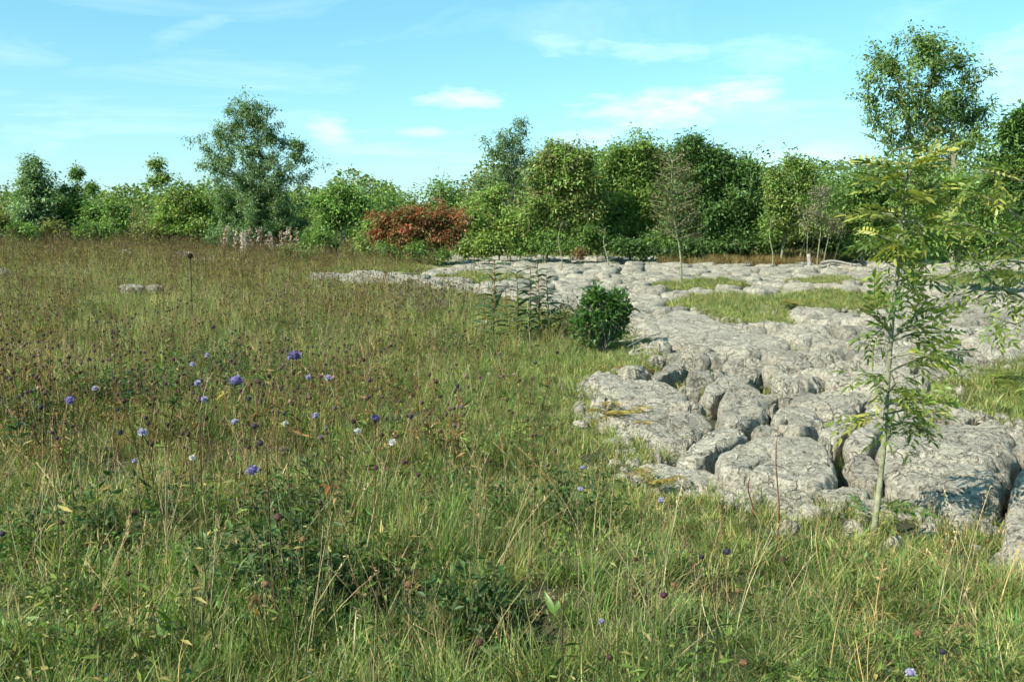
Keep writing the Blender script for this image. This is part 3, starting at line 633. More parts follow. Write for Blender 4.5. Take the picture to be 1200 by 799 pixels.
x, y = fan(26000, 4.0, 16, 1.0, -.1, .6); m = pave_mask(x, y); k = (m > -.16) & (m < .16) & (rng.random(len(x)) < .5); x, y = x[k], y[k]
scatter('limestone_rubble', rub, P3(x, y, 0), rng.uniform(.4, 1.5, len(x)), rng.integers(0, 4, len(x)), 'loose limestone chips along the ragged edge of the pavement', .3)
# turf islands and grass in the clefts of the pavement
xs, ys = [], []
for t in TURF + [[(a, b) for a, b in TURF[0]]]:
    t_ = np.array(t); n = int(np.clip(42 * np.ptp(t_[:, 0]) * np.ptp(t_[:, 1]), 250, 2200)); xx = rng.uniform(t_[:, 0].min() - .2, t_[:, 0].max() + .2, n); yy = rng.uniform(t_[:, 1].min() - .2, t_[:, 1].max() + .2, n)
    k = sdist(t, xx, yy) + .35 * fbm(xx * 1.3, yy * 1.3, None, 3) > -.05; xs.append(xx[k]); ys.append(yy[k])
x = np.concatenate(xs); y = np.concatenate(ys)
scatter('pavement_turf', short, P3(x, y, 0), rng.uniform(.8, 1.5, len(x)) * (1 + .02 * y), rng.integers(0, 3, len(x)), 'short grass growing in islands on the limestone', .12)
x, y = fan(5200, 4.8, 42, 1.1, -.25, .6); m = pave_mask(x, y); pz = fbm(x * .9, y * .9, None, 3); k = (m > .0) & (pz > .10); x, y = x[k], y[k]
scatter('cleft_grass', short, P3(x, y, 0.03), rng.uniform(.7, 1.3, len(x)), rng.integers(0, 3, len(x)), 'tufts of grass rooted in the clefts of the limestone', .2, rng.uniform(.8, 1.6, len(x)))
print('grass done')

# ------------------------------------------------------------------ trees
def tree(name, label, cat, D, base, lobes, pal, leaf=.13, dens=1.0, clump=.42, trunks=None, bark=None, branchr=.034, group=None, mat=None, nat=None, keep=1.0, zbase=None):
    """lobes: (px, py, rx, ry[, density]) outlines of the crown in the photo, converted to metres at depth D"""
    s = D / FPX; bx = at(base[0], base[1], D).x; bz = tz(bx, D) if zbase is None else zbase
    root = empty(name, (bx, D, bz), label, cat, group)
    C = []; sig = clump; gapf = clump * 1.9
    for lb in lobes:
        px, py, rx, ry = lb[:4]; dn = lb[4] if len(lb) > 4 else 1.0
        c = np.array(at(px, py, D)); ax = np.array([rx * s, min(rx * s * .8, 2.2), ry * s]); ax = np.maximum(ax - sig * .55, .1)
        vol = 4.2 * ax[0] * ax[1] * ax[2]; n = max(6, int(dn * dens * (7 + 3.6 * vol / (sig ** 3) ** .8)))
        n = min(n, 260)
        d = rng.normal(0, 1, (n, 3)); d /= np.linalg.norm(d, axis=1)[:, None]; lump = (.94 + .8 * fbm(d[:, 0] * 1.7 + px, d[:, 1] * 1.7 + py, d[:, 2] * 1.7 + 5, 3))[:, None]; spk = (rng.random((n, 1)) < .16) * rng.uniform(.1, .4, (n, 1))
        C.append(c + d * ax * ((rng.random((n, 1)) ** .45) * lump * 1.08 + spk * 1.2))
        cq = C[-1] / gapf; gn = fbm(cq[:, 0] + px, cq[:, 1], cq[:, 2], 3); kq = gn > np.quantile(gn, .20 if dn > .65 else .40); C[-1] = C[-1][kq]
    C = np.concatenate(C); C[:, 2] = np.maximum(C[:, 2], bz + .25)
    # branch skeleton: every clump joined to the nearest lower node
    zt = C[:, 2].max(); nodes = []; par = []
    for tx in (trunks or [(0, 0)]):
        n0 = len(nodes); steps = 7; tb = np.array([bx + tx[0], D + tx[1] if len(tx) > 1 else D, bz - .1]); hh = (zt - bz) * .72; cm = C[:, 0].mean()
        lean = (cm - bx) * .6 + tx[0] * .8
        for i in range(steps):
            t = i / (steps - 1); nodes.append(tb + [lean * t + .05 * hh * math.sin(3 * t + tx[0]) * t, .04 * hh * math.sin(5 * t), (hh + .1) * t]); par.append(n0 + i - 1 if i else -1)
    order = np.argsort(np.abs(C[:, 0] - C[:, 0].mean()) + np.abs(C[:, 1] - D) + .35 * (C[:, 2] - bz)); tips = []
    for q in order:
        N = np.array(nodes); dv = C[q] - N; d = np.linalg.norm(dv, axis=1); cost = d + 1.5 * np.maximum(0, .45 * d - dv[:, 2]) + .3 * (np.arange(len(N)) % 1)
        j = int(np.argmin(cost)); a = N[j]; L = d[j]; st = 2 if L < .6 else 4; pr = j
        for i in range(1, st + 1):
            t = i / st; p = a + dv[j] * t + np.array([0, 0, .12 * L * math.sin(math.pi * t)]) + rng.normal(0, .04 * L, 3) * (t < 1)
            nodes.append(p); par.append(pr); pr = len(nodes) - 1
        tips.append(pr)
    w = np.zeros(len(nodes)); w[tips] = 1
    for i in range(len(nodes) - 1, -1, -1):
        if par[i] >= 0: w[par[i]] += w[i]
    rad = branchr * np.sqrt(w / max(w.max(), 1)) * (1 if (zt - bz) > 2 else .6) ; rad = np.maximum(rad * (zt - bz) / 3.2, .006)
    mb = MB(); N = np.array(nodes); kids = {}
    for i, p in enumerate(par): kids.setdefault(p, []).append(i)
    st = [(-1, r) for r in kids[-1]]
    while st:
        p, i = st.pop(); path = ([p] if p >= 0 else []) + [i]
        while i in kids:
            ks = sorted(kids[i], key=lambda q: -w[q]); st += [(i, q) for q in ks[1:]]; i = ks[0]; path.append(i)
        if len(path) > 1:
            r = rad[path].copy(); 
            if p >= 0: r[0] = min(r[0], r[1] * 1.25)
            mb.tube(N[path], r, 7 if r.max() > .04 else 4, (.5, .5, .5))
    link('trunk', mb.mesh('trunk', bark or M_bark), root)
    # leaves, round the branch ends and along the outer branches
    leaf *= .98; per = int(36 * (.13 / leaf) ** 1.1 * keep); cm = MB()
    mids = [par[t_] for t_ in tips] + [par[par[t_]] for t_ in tips]; mids = [m_ for m_ in mids if m_ > 6 and nodes[m_][2] > C[:, 2].min()]; C = np.concatenate([C, np.array([nodes[m_] for m_ in mids]).reshape(-1, 3)]); n = len(C) * per
    cc = np.repeat(C, per, 0); size = np.repeat(rng.uniform(.45, 1.1, len(C)), per)[:, None]
    off = rng.normal(0, 1, (n, 3)); off *= (clump * .44 * size) * [1, 1, .95]
    pos = cc + off; d = off * [1, 1, .3] + rng.normal(0, .12, (n, 3)) + [0, 0, -.03]
    pal = np.asarray(pal); ci = np.repeat(rng.integers(0, len(pal), len(C)), per); pal = pal * [2.05, 2.05, 1.95]; mixr = rng.random(n) < .25; ci = np.where(mixr, rng.integers(0, len(pal), n), ci)
    col = pal[ci] * np.repeat(rng.uniform(.7, 1.3, len(C)), per)[:, None] * rng.uniform(.6, 1.4, (n, 1))
    d = d / (np.linalg.norm(d, axis=1)[:, None] + 1e-9); up = rng.normal(0, .55, (n, 3)) + [0, 0, 1]
    sv = np.cross(d, up); sv /= np.linalg.norm(sv, axis=1)[:, None] + 1e-9; L = leaf * rng.uniform(.7, 1.35, (n, 1)); W = L * .42
    mdl = pos + d * L * .5 - np.array([0, 0, 1]) * L * .06
    V = np.stack([pos, mdl + sv * W * .5, pos + d * L - np.array([0, 0, 1]) * L * .2, mdl - sv * W * .5], 1).reshape(-1, 3)
    V[:, 2] = np.maximum(V[:, 2], bz + .02)
    k = np.arange(n) * 4; cm.add(V, np.stack([k, k + 1, k + 2, k + 3], -1), (), np.repeat(col, 4, 0))
    link('crown', cm.mesh('crown', mat or M_leaf, False), root); return root
MID = [(.075, .125, .030), (.10, .155, .040), (.055, .095, .025)]
DRK = [(.045, .085, .024), (.06, .105, .028), (.035, .065, .02)]
YEL = [(.11, .155, .04), (.09, .135, .036), (.13, .16, .05)]
BLU = [(.075, .12, .055), (.06, .10, .05), (.10, .14, .07)]
OLV = [(.11, .12, .04), (.085, .11, .032), (.13, .12, .05)]
RED = [(.19, .05, .026), (.14, .04, .022), (.21, .09, .04), (.10, .10, .035), (.15, .08, .035), (.07, .10, .03)]
GL = 'trees at the left end of the tree line'; GM = 'trees in the middle of the tree line'; GR = 'trees at the right of the tree line'; GB = 'hazy trees behind the tree line'
# behind, closing the tree line
for i, (px, top, w, D, lab) in enumerate([(-40, 235, 60, 70, 'low bushy tree cut by the left edge behind the pointed ash'), (150, 238, 50, 72, 'dark bushy tree filling the dip between the left trees'), (345, 218, 55, 60, 'green tree behind the right side of the tall open ash'),
        (445, 215, 50, 60, 'tree rising behind the red leaved shrub on its left'), (520, 203, 56, 58, 'pale flat topped tree behind the red leaved shrub'), (590, 192, 52, 56, 'tree behind the sparse silvery ash'), (695, 178, 58, 54, 'tree seen in the gap left of the pale domed tree'),
        (875, 186, 60, 54, 'tree behind the darkest tree of the line'), (975, 196, 60, 52, 'tree behind the grey twigged shrub'), (1050, 200, 60, 48, 'tree behind the foot of the tall right ash'), (1160, 200, 80, 50, 'tree behind the leafy bough on the right'), (1270, 190, 80, 46, 'tree beyond the right edge'), (640, 182, 50, 55, 'tree seen between the silvery ash and the brown tinged tree'), (785, 172, 58, 53, 'tree behind the slim bare stemmed tree'), (920, 190, 46, 53, 'tree behind the forked ash')]):
    bot = 298; cy = (top + bot) / 2
    tree('background_tree', lab, 'tree', D, (px, 285), [(px, top + 28, w * .8, 30), (px - w * .45, cy + 15, w * .75, 34), (px + w * .45, cy + 12, w * .75, 34), (px, cy + 22, w * 1.05, 34)], [MID, OLV, YEL, MID][i % 4], .20, .8, .8, group=GB)
T = tree
def far_wood():
    mb = MB(); n = 120000; th = rng.uniform(-.62, .66, n); D_ = rng.uniform(76, 105, n); x_ = th * D_; cx_ = rng.uniform(-62, 68, 90); cr_ = rng.uniform(2.2, 5.0, 90); ch_ = rng.uniform(2.2, 6.6, 90) * (.72 + .4 * sstep(-20, 10, cx_))
    topz = np.full(n, 1.6)
    for a_, r_, h_ in zip(cx_, cr_, ch_): topz = np.maximum(topz, h_ * np.sqrt(np.clip(1 - ((x_ - a_) / r_) ** 2, 0, 1)))
    topz = topz * (1 + .35 * fbm(x_ * .6, D_ * .2, None, 3)); z_ = topz * (1 - rng.random(n) ** 1.5)
    ps = np.stack([x_, D_, z_ + .6], -1); leaflets(mb, ps, rdir(n), rng.uniform(.22, .45, n), .22, 1.9 * np.array(MID + OLV[:2] + YEL[:1])); tag(link('far_wood', mb.mesh('far_wood', M_leaf, False)), 'far off wood closing the horizon behind the tree line', None, None, 'stuff')
far_wood()
T('ash_tree', 'pointed open ash at the far left of the tree line', 'tree', 50, (38, 280), [(40, 202, 20, 28, .9), (30, 225, 20, 24), (46, 225, 22, 24), (36, 245, 30, 24), (34, 262, 34, 18)], BLU, .17, 1.1, .42, group=GL)
T('spire_tree', 'small tree with two thin leafy spires right of the pointed ash', 'tree', 51, (85, 278), [(90, 203, 5, 12, 1.5), (89, 222, 9, 12), (107, 220, 5, 12, 1.5), (75, 220, 5, 6), (90, 244, 24, 18), (80, 262, 28, 16), (108, 245, 10, 14)], MID, .16, 1.1, .38, trunks=[(0, 0)], group=GL)
T('round_bush', 'low rounded bush between the spired tree and the spray topped tree', 'bush', 50, (133, 278), [(120, 248, 24, 16), (142, 246, 20, 16), (132, 262, 34, 16)], MID, .15, 1, .42, group=GL)
T('edge_bush', 'brownish bush at the left edge under the pointed ash', 'bush', 46, (4, 282), [(2, 255, 14, 20), (-14, 262, 20, 18)], OLV, .15, 1, .4, group=GL)
T('spray_topped_tree', 'wide bush with a thin spray of branches up its left side', 'tree', 47, (212, 285), [(183, 193, 6, 9, 1.5), (193, 207, 12, 9), (180, 212, 8, 8), (215, 235, 38, 22), (190, 255, 26, 24), (230, 260, 38, 24), (205, 272, 36, 14)], [MID[0], YEL[0], OLV[0], MID[1]], .15, 1.1, .42, group=GL)
T('tall_open_ash', 'tall open ash standing above the left of the tree line, pale at its foot', 'tree', 44, (290, 292), [(294, 142, 34, 38, .5), (264, 168, 34, 36, .5), (318, 168, 34, 36, .45), (352, 172, 16, 26, .8), (298, 202, 66, 34, .6), (300, 236, 54, 26), (300, 264, 54, 24), (335, 268, 30, 20)],
  [BLU[0], BLU[1], DRK[1], BLU[2]], .11, .8, .31, trunks=[(0, 0), (.25, 0), (.6, .1), (-.3, .1)], bark=M_bark_pale, branchr=.038, keep=.6, group=GL)
T('twisted_trunk_tree', 'rounded dark tree on a short dark trunk right of the tall open ash', 'tree', 40, (397, 303), [(402, 222, 26, 16), (378, 235, 20, 16), (420, 238, 18, 16), (398, 250, 34, 20), (375, 268, 16, 14, .7)], MID, .14, 1.1, .4, trunks=[(0, 0), (.12, 0)], group=GL)
T('low_green_bush', 'bright low bush left of the red leaved shrub', 'bush', 37, (420, 300), [(432, 262, 14, 16), (425, 284, 26, 14), (455, 290, 26, 11)], YEL, .12, 1.1, .35, group='bushes under the tree line')
T('red_leaved_shrub', 'wide shrub turned rusty red at the middle of the tree line', 'bush', 35, (485, 305), [(487, 262, 50, 26), (455, 268, 24, 22), (528, 258, 26, 22), (500, 275, 46, 20), (440, 277, 14, 14), (480, 285, 36, 12, .8)], [(a_ * .8, b_ * .88, c_ * .85) for a_, b_, c_ in RED], .11, .8, .30, trunks=[(0, 0), (.5, .1), (-.5, .1), (1.0, 0)], group=None)
T('under_bush', 'green scrub round the feet of the red leaved shrub', 'bush', 34, (480, 305), [(455, 293, 20, 10), (490, 292, 20, 13), (520, 296, 14, 8)], MID, .10, 1.1, .3, group='bushes under the tree line')
T('sparse_silvery_ash', 'sparse silvery ash standing highest left of the middle', 'tree', 41, (597, 302), [(603, 165, 28, 34, .5), (582, 180, 26, 28, .5), (612, 195, 32, 30, .6), (585, 215, 30, 18, .8)], BLU, .11, .8, .30, trunks=[(0, 0), (.4, 0)], bark=M_bark_pale, keep=.5, group=GM)
T('leafy_scrub_tree', 'bushy yellow green tree under the sparse silvery ash', 'tree', 39, (585, 303), [(575, 232, 28, 20), (560, 262, 26, 26), (600, 262, 32, 28), (580, 288, 36, 12)], [MID[0], YEL[0], MID[1], OLV[0]], .14, 1.1, .42, group=GM)
T('brown_tinged_tree', 'brown tinged tree with pale bare limbs right of the silvery ash', 'tree', 38, (635, 304), [(662, 185, 36, 28), (640, 205, 30, 28), (672, 215, 42, 34), (640, 240, 38, 26, .8), (680, 250, 34, 28, .8), (620, 255, 22, 26)], [OLV[1], MID[1], MID[0], (.11, .10, .045)], .14, 1.05, .4, trunks=[(0, 0), (.1, 0)], bark=M_bark_pale, branchr=.038, group=GM)
T('under_scrub', 'fresh green scrub at the foot of the brown tinged tree', 'bush', 37.5, (668, 304), [(640, 280, 24, 16), (690, 276, 26, 20), (665, 290, 36, 10)], MID, .12, 1.1, .36, group='bushes under the tree line')
T('pale_domed_tree', 'large pale green domed tree at the centre right of the line', 'tree', 40, (738, 304), [(748, 175, 36, 24), (728, 195, 30, 30), (762, 195, 34, 34), (712, 225, 30, 34), (750, 235, 42, 36), (728, 268, 40, 28), (770, 270, 28, 28)], [YEL[0], YEL[1], MID[1], MID[0]], .14, 1.05, .42, trunks=[(0, 0), (-.8, 0), (-1.2, .2)], bark=M_bark_pale, group=GM)
T('dark_spreading_tree', 'darkest spreading tree right of the pale domed tree', 'tree', 39, (835, 304), [(808, 180, 34, 26), (835, 190, 36, 28), (868, 205, 34, 30), (892, 225, 20, 24), (810, 220, 36, 34), (855, 230, 46, 36), (815, 255, 38, 32), (868, 262, 38, 30), (840, 285, 50, 18)], DRK, .14, 1.1, .42, trunks=[(0, 0), (.5, 0), (-.5, 0), (1.0, 0)], bark=M_bark, group=GM)
T('forked_ash', 'ash with pale forked stems right of the darkest tree', 'tree', 37, (915, 303), [(932, 192, 24, 20, .9), (912, 212, 24, 24), (948, 215, 24, 26), (918, 240, 32, 28, .9), (940, 258, 36, 26, .8), (905, 268, 18, 24, .8)], [MID[1], YEL[1], OLV[0], MID[0]], .13, 1.05, .38, trunks=[(0, 0), (.6, 0), (.9, .1)], bark=M_bark_pale, branchr=.038, group=GR)
T('grey_twigged_shrub', 'grey half bare shrub with many fine pale twigs', 'bush', 35, (958, 300), [(965, 225, 18, 18, 1.1), (952, 250, 24, 20, 1.1), (975, 262, 22, 20, 1)], [(.14, .13, .10), (.10, .10, .07), OLV[0]], .08, .7, .30, trunks=[(0, 0), (.2, 0), (-.3, 0), (.5, 0)], bark=M_bark_pale, branchr=.03, keep=.45, group=GR)
T('bluish_tree', 'rounded dark bluish tree left of the foreground sapling', 'tree', 36, (1008, 303), [(1018, 222, 34, 28), (1000, 240, 26, 30), (1038, 240, 34, 34), (1008, 270, 34, 28), (1045, 280, 32, 20)], [DRK[1], MID[2], MID[0]], .14, 1.1, .42, group=GR)
T('tall_right_ash', 'tall spreading ash with a pale leaning trunk at the upper right', 'tree', 25, (1122, 312), [(1078, 66, 62, 40, .6), (1030, 84, 42, 40, .6), (1132, 92, 46, 46, .55), (1088, 120, 84, 44, .42), (1030, 128, 30, 24, .6), (1152, 138, 30, 44, .6), (1110, 165, 64, 30, .5)],
  [(.095, .145, .042), (.08, .125, .036), (.065, .105, .034)], .10, .50, .26, trunks=[(0, 0)], bark=M_bark_pale, branchr=.05, keep=.50, group=None)
T('dark_right_tree', 'dense dark tree filling the right edge above the bough', 'tree', 22, (1215, 322), [(1165, 190, 26, 22), (1150, 215, 26, 24), (1185, 150, 26, 26), (1195, 135, 22, 20), (1180, 165, 24, 20), (1200, 190, 36, 24), (1230, 150, 36, 36), (1170, 215, 30, 20), (1215, 240, 50, 36), (1240, 200, 44, 50)], DRK + [MID[0]], .12, 1.05, .36, group=None)
T('right_hazel_bush', 'broad green bush behind the foreground sapling crown', 'bush', 20, (1120, 322), [(1120, 215, 34, 18), (1085, 235, 34, 22), (1150, 245, 38, 26), (1075, 270, 36, 24), (1120, 275, 44, 26), (1170, 285, 34, 22), (1060, 292, 26, 12, .8)], MID + [YEL[1]], .10, 1.1, .33, group=None)
T('dark_low_shrub', 'low dark green shrub casting shade beside the pale limestone', 'bush', 36, (350, 314), [(352, 300, 26, 12), (335, 296, 14, 12), (372, 306, 14, 8)], [OLV[0], DRK[0], MID[2]], .09, 1.2, .28, group='bushes under the tree line')
T('rusty_dock_clump', 'rusty brown dock clump in front of the middle trees', 'plant', 36, (680, 306), [(680, 298, 12, 9)], [(.13, .075, .04), (.12, .09, .04)], .08, .6, .2)
for (px, py, rx, lab, pal) in [(735, 292, 26, 'dark scrub at the base of the pale domed tree', DRK), (800, 294, 30, 'dark scrub left of the brown grass strip', DRK), (1060, 305, 30, 'green scrub under the bluish tree', MID), (20, 272, 26, 'green scrub below the pointed ash', MID), (170, 278, 20, 'scrub between the left bushes', OLV), (260, 283, 26, 'dark scrub left of the tall open ash foot', DRK)]:
    T('scrub_bush', lab, 'bush', 37 if px > 300 else 46, (px, 303 if px > 300 else 285), [(px, py - 4, rx, 14), (px + rx * .5, py, rx * .7, 10)], pal, .12, 1.1, .36, group='bushes under the tree line')
for (px, py, rx, ry, lab, pal) in [(560, 285, 24, 18, 'bright scrub just right of the red leaved shrub', YEL), (615, 284, 22, 18, 'scrub under the sparse silvery ash trunk', MID), (700, 282, 22, 20, 'fresh green scrub left of the pale domed tree foot', YEL), (765, 284, 24, 18, 'scrub behind the slim bare stemmed tree', MID), (855, 284, 26, 18, 'dark scrub behind the left end of the brown grass', DRK), (900, 280, 22, 20, 'scrub left of the forked ash', MID), (945, 278, 22, 18, 'olive scrub behind the white stump', OLV), (985, 280, 26, 20, 'scrub under the left side of the bluish tree', MID), (1030, 292, 30, 16, 'bright scrub behind the sapling stem', YEL), (1100, 300, 34, 14, 'scrub between the sapling and the right bough', MID), (375, 282, 22, 18, 'scrub right of the tall open ash foot', MID), (232, 272, 24, 16, 'olive scrub under the spray topped tree', OLV), (110, 268, 24, 14, 'scrub under the spired tree', MID), (62, 268, 20, 16, 'scrub between the pointed ash and the spired tree', OLV)]:
    T('scrub_bush', lab, 'bush', 38.5 if px > 300 else 47, (px, 303 if px > 300 else 285), [(px, py, rx, ry), (px + rx * .6, py + 5, rx * .7, ry * .7), (px - rx * .6, py + 6, rx * .6, ry * .7)], pal, .12, 1.0, .36, group='bushes under the tree line')
# slim young trees standing on the pavement
def pole_tree(px0, pyb, px1, pyt, D, label, r0, foliage, pal):
    b = at(px0, pyb, D); bz = tz(b.x, D); t = at(px1, pyt, D); root = empty('young_tree', (b.x, D, bz), label, 'tree', 'slim young trees on the pavement')
    mb = MB(); tt = np.linspace(0, 1, 10); p = np.array([b.x, D, bz]) + np.outer(tt, np.array(t) - np.array([b.x, D, bz])); p[:, 0] += .05 * np.sin(tt * 7); mb.tube(p, np.linspace(r0, r0 * .25, 10), 7)
    cm = MB(); sc = D / FPX
    for (fy, ln, n) in foliage:
        c = p[0] + (p[-1] - p[0]) * fy
        for _ in range(n):
            a = rng.uniform(0, 6.28); q = c + np.array([math.cos(a) * ln, math.sin(a) * ln, ln * rng.uniform(.1, .8)]); mb.tube([c, (c + q) / 2 + [0, 0, .03], q], [r0 * .3, r0 * .2, .003], 4)
            m = 22; ps = c + (q - c) * rng.uniform(.25, 1.05, (m, 1)) + rng.normal(0, .07, (m, 3)); leaflets(cm, ps, rdir(m, -.1), .09, .035, pal)
    link('trunk', mb.mesh('trunk', M_bark_pale), root)
    if foliage: link('crown', cm.mesh('crown', M_leaf), root)
pole_tree(798, 333, 786, 190, 23, 'slim bare stemmed tree with thin brown leaves standing on the pavement', .028, [(f, .35 + .25 * math.sin(f * 3.1), 5) for f in np.linspace(.38, 1, 13)], [OLV[0], (.16, .11, .06), (.11, .13, .05)])
pole_tree(657, 312, 656, 262, 30, 'thin pale pole before the brown tinged tree', .02, [(.95, .2, 3)], OLV)
pole_tree(712, 300, 708, 268, 34, 'short pale forked pole at the foot of the pale domed tree', .03, [(.9, .25, 2)], OLV)
pole_tree(905, 305, 903, 255, 35, 'straight grey pole under the forked ash', .03, [(.9, .3, 3)], OLV)
# pale stump and fallen log beyond the brown grass
def post(px, pyb, h, r, D, label, name, cat):
    b = at(px, pyb, D); z = tz(b.x, D); mb = MB(); t = np.linspace(0, 1, 6)
    mb.tube(np.stack([.03 * np.sin(t * 4), 0 * t, t * h - .05], -1), r * (1.15 - .25 * t + .06 * np.sin(t * 17)), 9); return tag(link(name, mb.mesh(name, M_wood), loc=(b.x, D, z)), label, cat)
post(948, 305, .6, .07, 33, 'white weathered stump beyond the brown grass strip', 'dead_stump', 'stump')
post(287, 297, 1.0, .17, 43, 'pale post added as the sunlit trunk foot of the tall open ash', 'lit_trunk_foot', 'stump')  # added post, its pale colour stands for sunlight on the foot of the ash trunk
mb = MB(); t = np.linspace(0, 1, 8); mb.tube(np.stack([t * 1.3, .1 * np.sin(t * 3), .06 * np.sin(t * 5)], -1), .05 * (1.1 - .4 * t), 8); b = at(962, 292, 33)
for q in (.25, 1.0): mb.tube([[q, 0, -.28], [q, .02, 0]], .025, 6)
tag(link('fallen_log', mb.mesh('fallen_log', M_wood), loc=(b.x, 33, tz(b.x, 33) + .25)), 'grey dead branch lying level right of the white stump', 'branch')

# mid-distance vegetation in masses: brown grass strip, bracken, willowherb fluff
def patch(name, meshes, poly, n, sc, label, zs=None, tilt=.12):
    t = np.array([flat(*p) for p in poly]); xx = rng.uniform(t[:, 0].min(), t[:, 0].max(), n); yy = rng.uniform(t[:, 1].min(), t[:, 1].max(), n); k = inpoly(list(map(tuple, t)), xx, yy); xx, yy = xx[k], yy[k]
    return scatter(name, meshes, P3(xx, yy), rng.uniform(*sc, len(xx)), rng.integers(0, len(meshes), len(xx)), label, tilt, None if zs is None else rng.uniform(*zs, len(xx)))
bm = []
for k in range(3): mb = MB(); blades(mb, 46, .10, .36, .010, .25, [(.19, .15, .07), (.17, .15, .06), OL, (.22, .17, .08)], 3, .6); bm.append(mb.mesh('brown_tuft', M_dry))
patch('brown_grass_strip', bm, [(770, 311), (800, 303), (960, 303), (1000, 309), (965, 312), (850, 313)], 2600, (1.0, 1.7), 'brown grass strip between the limestone and the right trees')
fm = []
for k in range(3):
    mb = MB()
    for j in range(6):
        a = rng.uniform(0, 6.28); t = np.linspace(0, 1, 9); p = np.stack([np.cos(a) * .3 * t, np.sin(a) * .3 * t, .30 * t - .13 * t * t * 1.4], -1); mb.tube(p, .003, 3, (.15, .14, .05), False)
        s = np.array([-math.sin(a), math.cos(a), 0]); f = p[2:]; L = .11 * (1 - np.linspace(0, 1, len(f))) + .015
        for sg in (1, -1): leaflets(mb, f, np.tile(s * sg + [math.cos(a) * .5, math.sin(a) * .5, 0], (len(f), 1)), L, .028, [YG, (.20, .24, .06), G2, (.30, .26, .07)], np.tile([0, 0, 1.], (len(f), 1)), .1)
    fm.append(mb.mesh('frond_clump', M_grass))
patch('bracken_bank', fm, [(-40, 300), (-40, 330), (30, 322), (70, 300), (60, 285), (-40, 285)], 420, (1.5, 2.8), 'pale green bracken bank at the left edge of the meadow')
# ferns along clefts, countable: each a thing
def fern(px, py, s, label, warm=False, dz=.05):
    c = ground(px, py); n = len([0]); mb = MB(); pal = [(.27, .24, .06), (.20, .20, .05), (.26, .17, .05)] if warm else [YG, (.19, .24, .05), (.14, .19, .04)]
    root = empty('fern', (c.x, c.y, c.z + dz), label, 'fern', 'ferns growing in the limestone clefts')
    for j in range(7):
        mb = MB(); a = rng.uniform(0, 6.28); lf = rng.uniform(.22, .34) * s; t = np.linspace(0, 1, 10); p = np.stack([np.cos(a) * lf * t, np.sin(a) * lf * t, lf * (.95 * t - .65 * t * t)], -1); mb.tube(p, .003 * s, 3, (.2, .16, .05), False)
        sv = np.array([-math.sin(a), math.cos(a), 0]); f = p[1:]; L = lf * .34 * np.sin(np.linspace(.5, 3.0, len(f)))+.01
        for sg in (1, -1): leaflets(mb, f, np.tile(sv * sg + [math.cos(a) * .45, math.sin(a) * .45, 0], (len(f), 1)), L, .028 * s, pal, np.tile([0, 0, 1.], (len(f), 1)), .1)
        link('frond', mb.mesh('frond', M_grass), root, loc=(0, 0, 0))
for f in [(722, 500, .75, 'bronze fern under the left tip of the long slab', True), (748, 512, .75, 'yellowing fern in the cleft under the long slab', True), (785, 529, .75, 'bright yellow green fern left of the dark faced block', False), (838, 404, .9, 'pale yellow fern in the cleft right of the moss cushion', True), (925, 462, .7, 'yellow green fern tuft between two rounded blocks', False),
          (970, 452, .7, 'low yellow fern right of the fern tuft', False), (935, 366, .95, 'large yellow fern clump in the turf island', True), (960, 362, .9, 'second yellow fern clump in the turf island', False), (808, 352, .9, 'golden fern left of the turf island', True), (1000, 390, 1.0, 'reddish bronze fern left of the sapling', True), (912, 415, .6, 'green fern upright in a crack', False),
          (1150, 365, .7, 'yellow green fern under the right bough', False), (1175, 455, .7, 'bright fern at the edge of the right turf', False), (1190, 470, .7, 'bright fern at the right edge of the picture', False), (768, 580, .5, 'small rusty fern against the low flat slab', True)]:
    fern(*f)

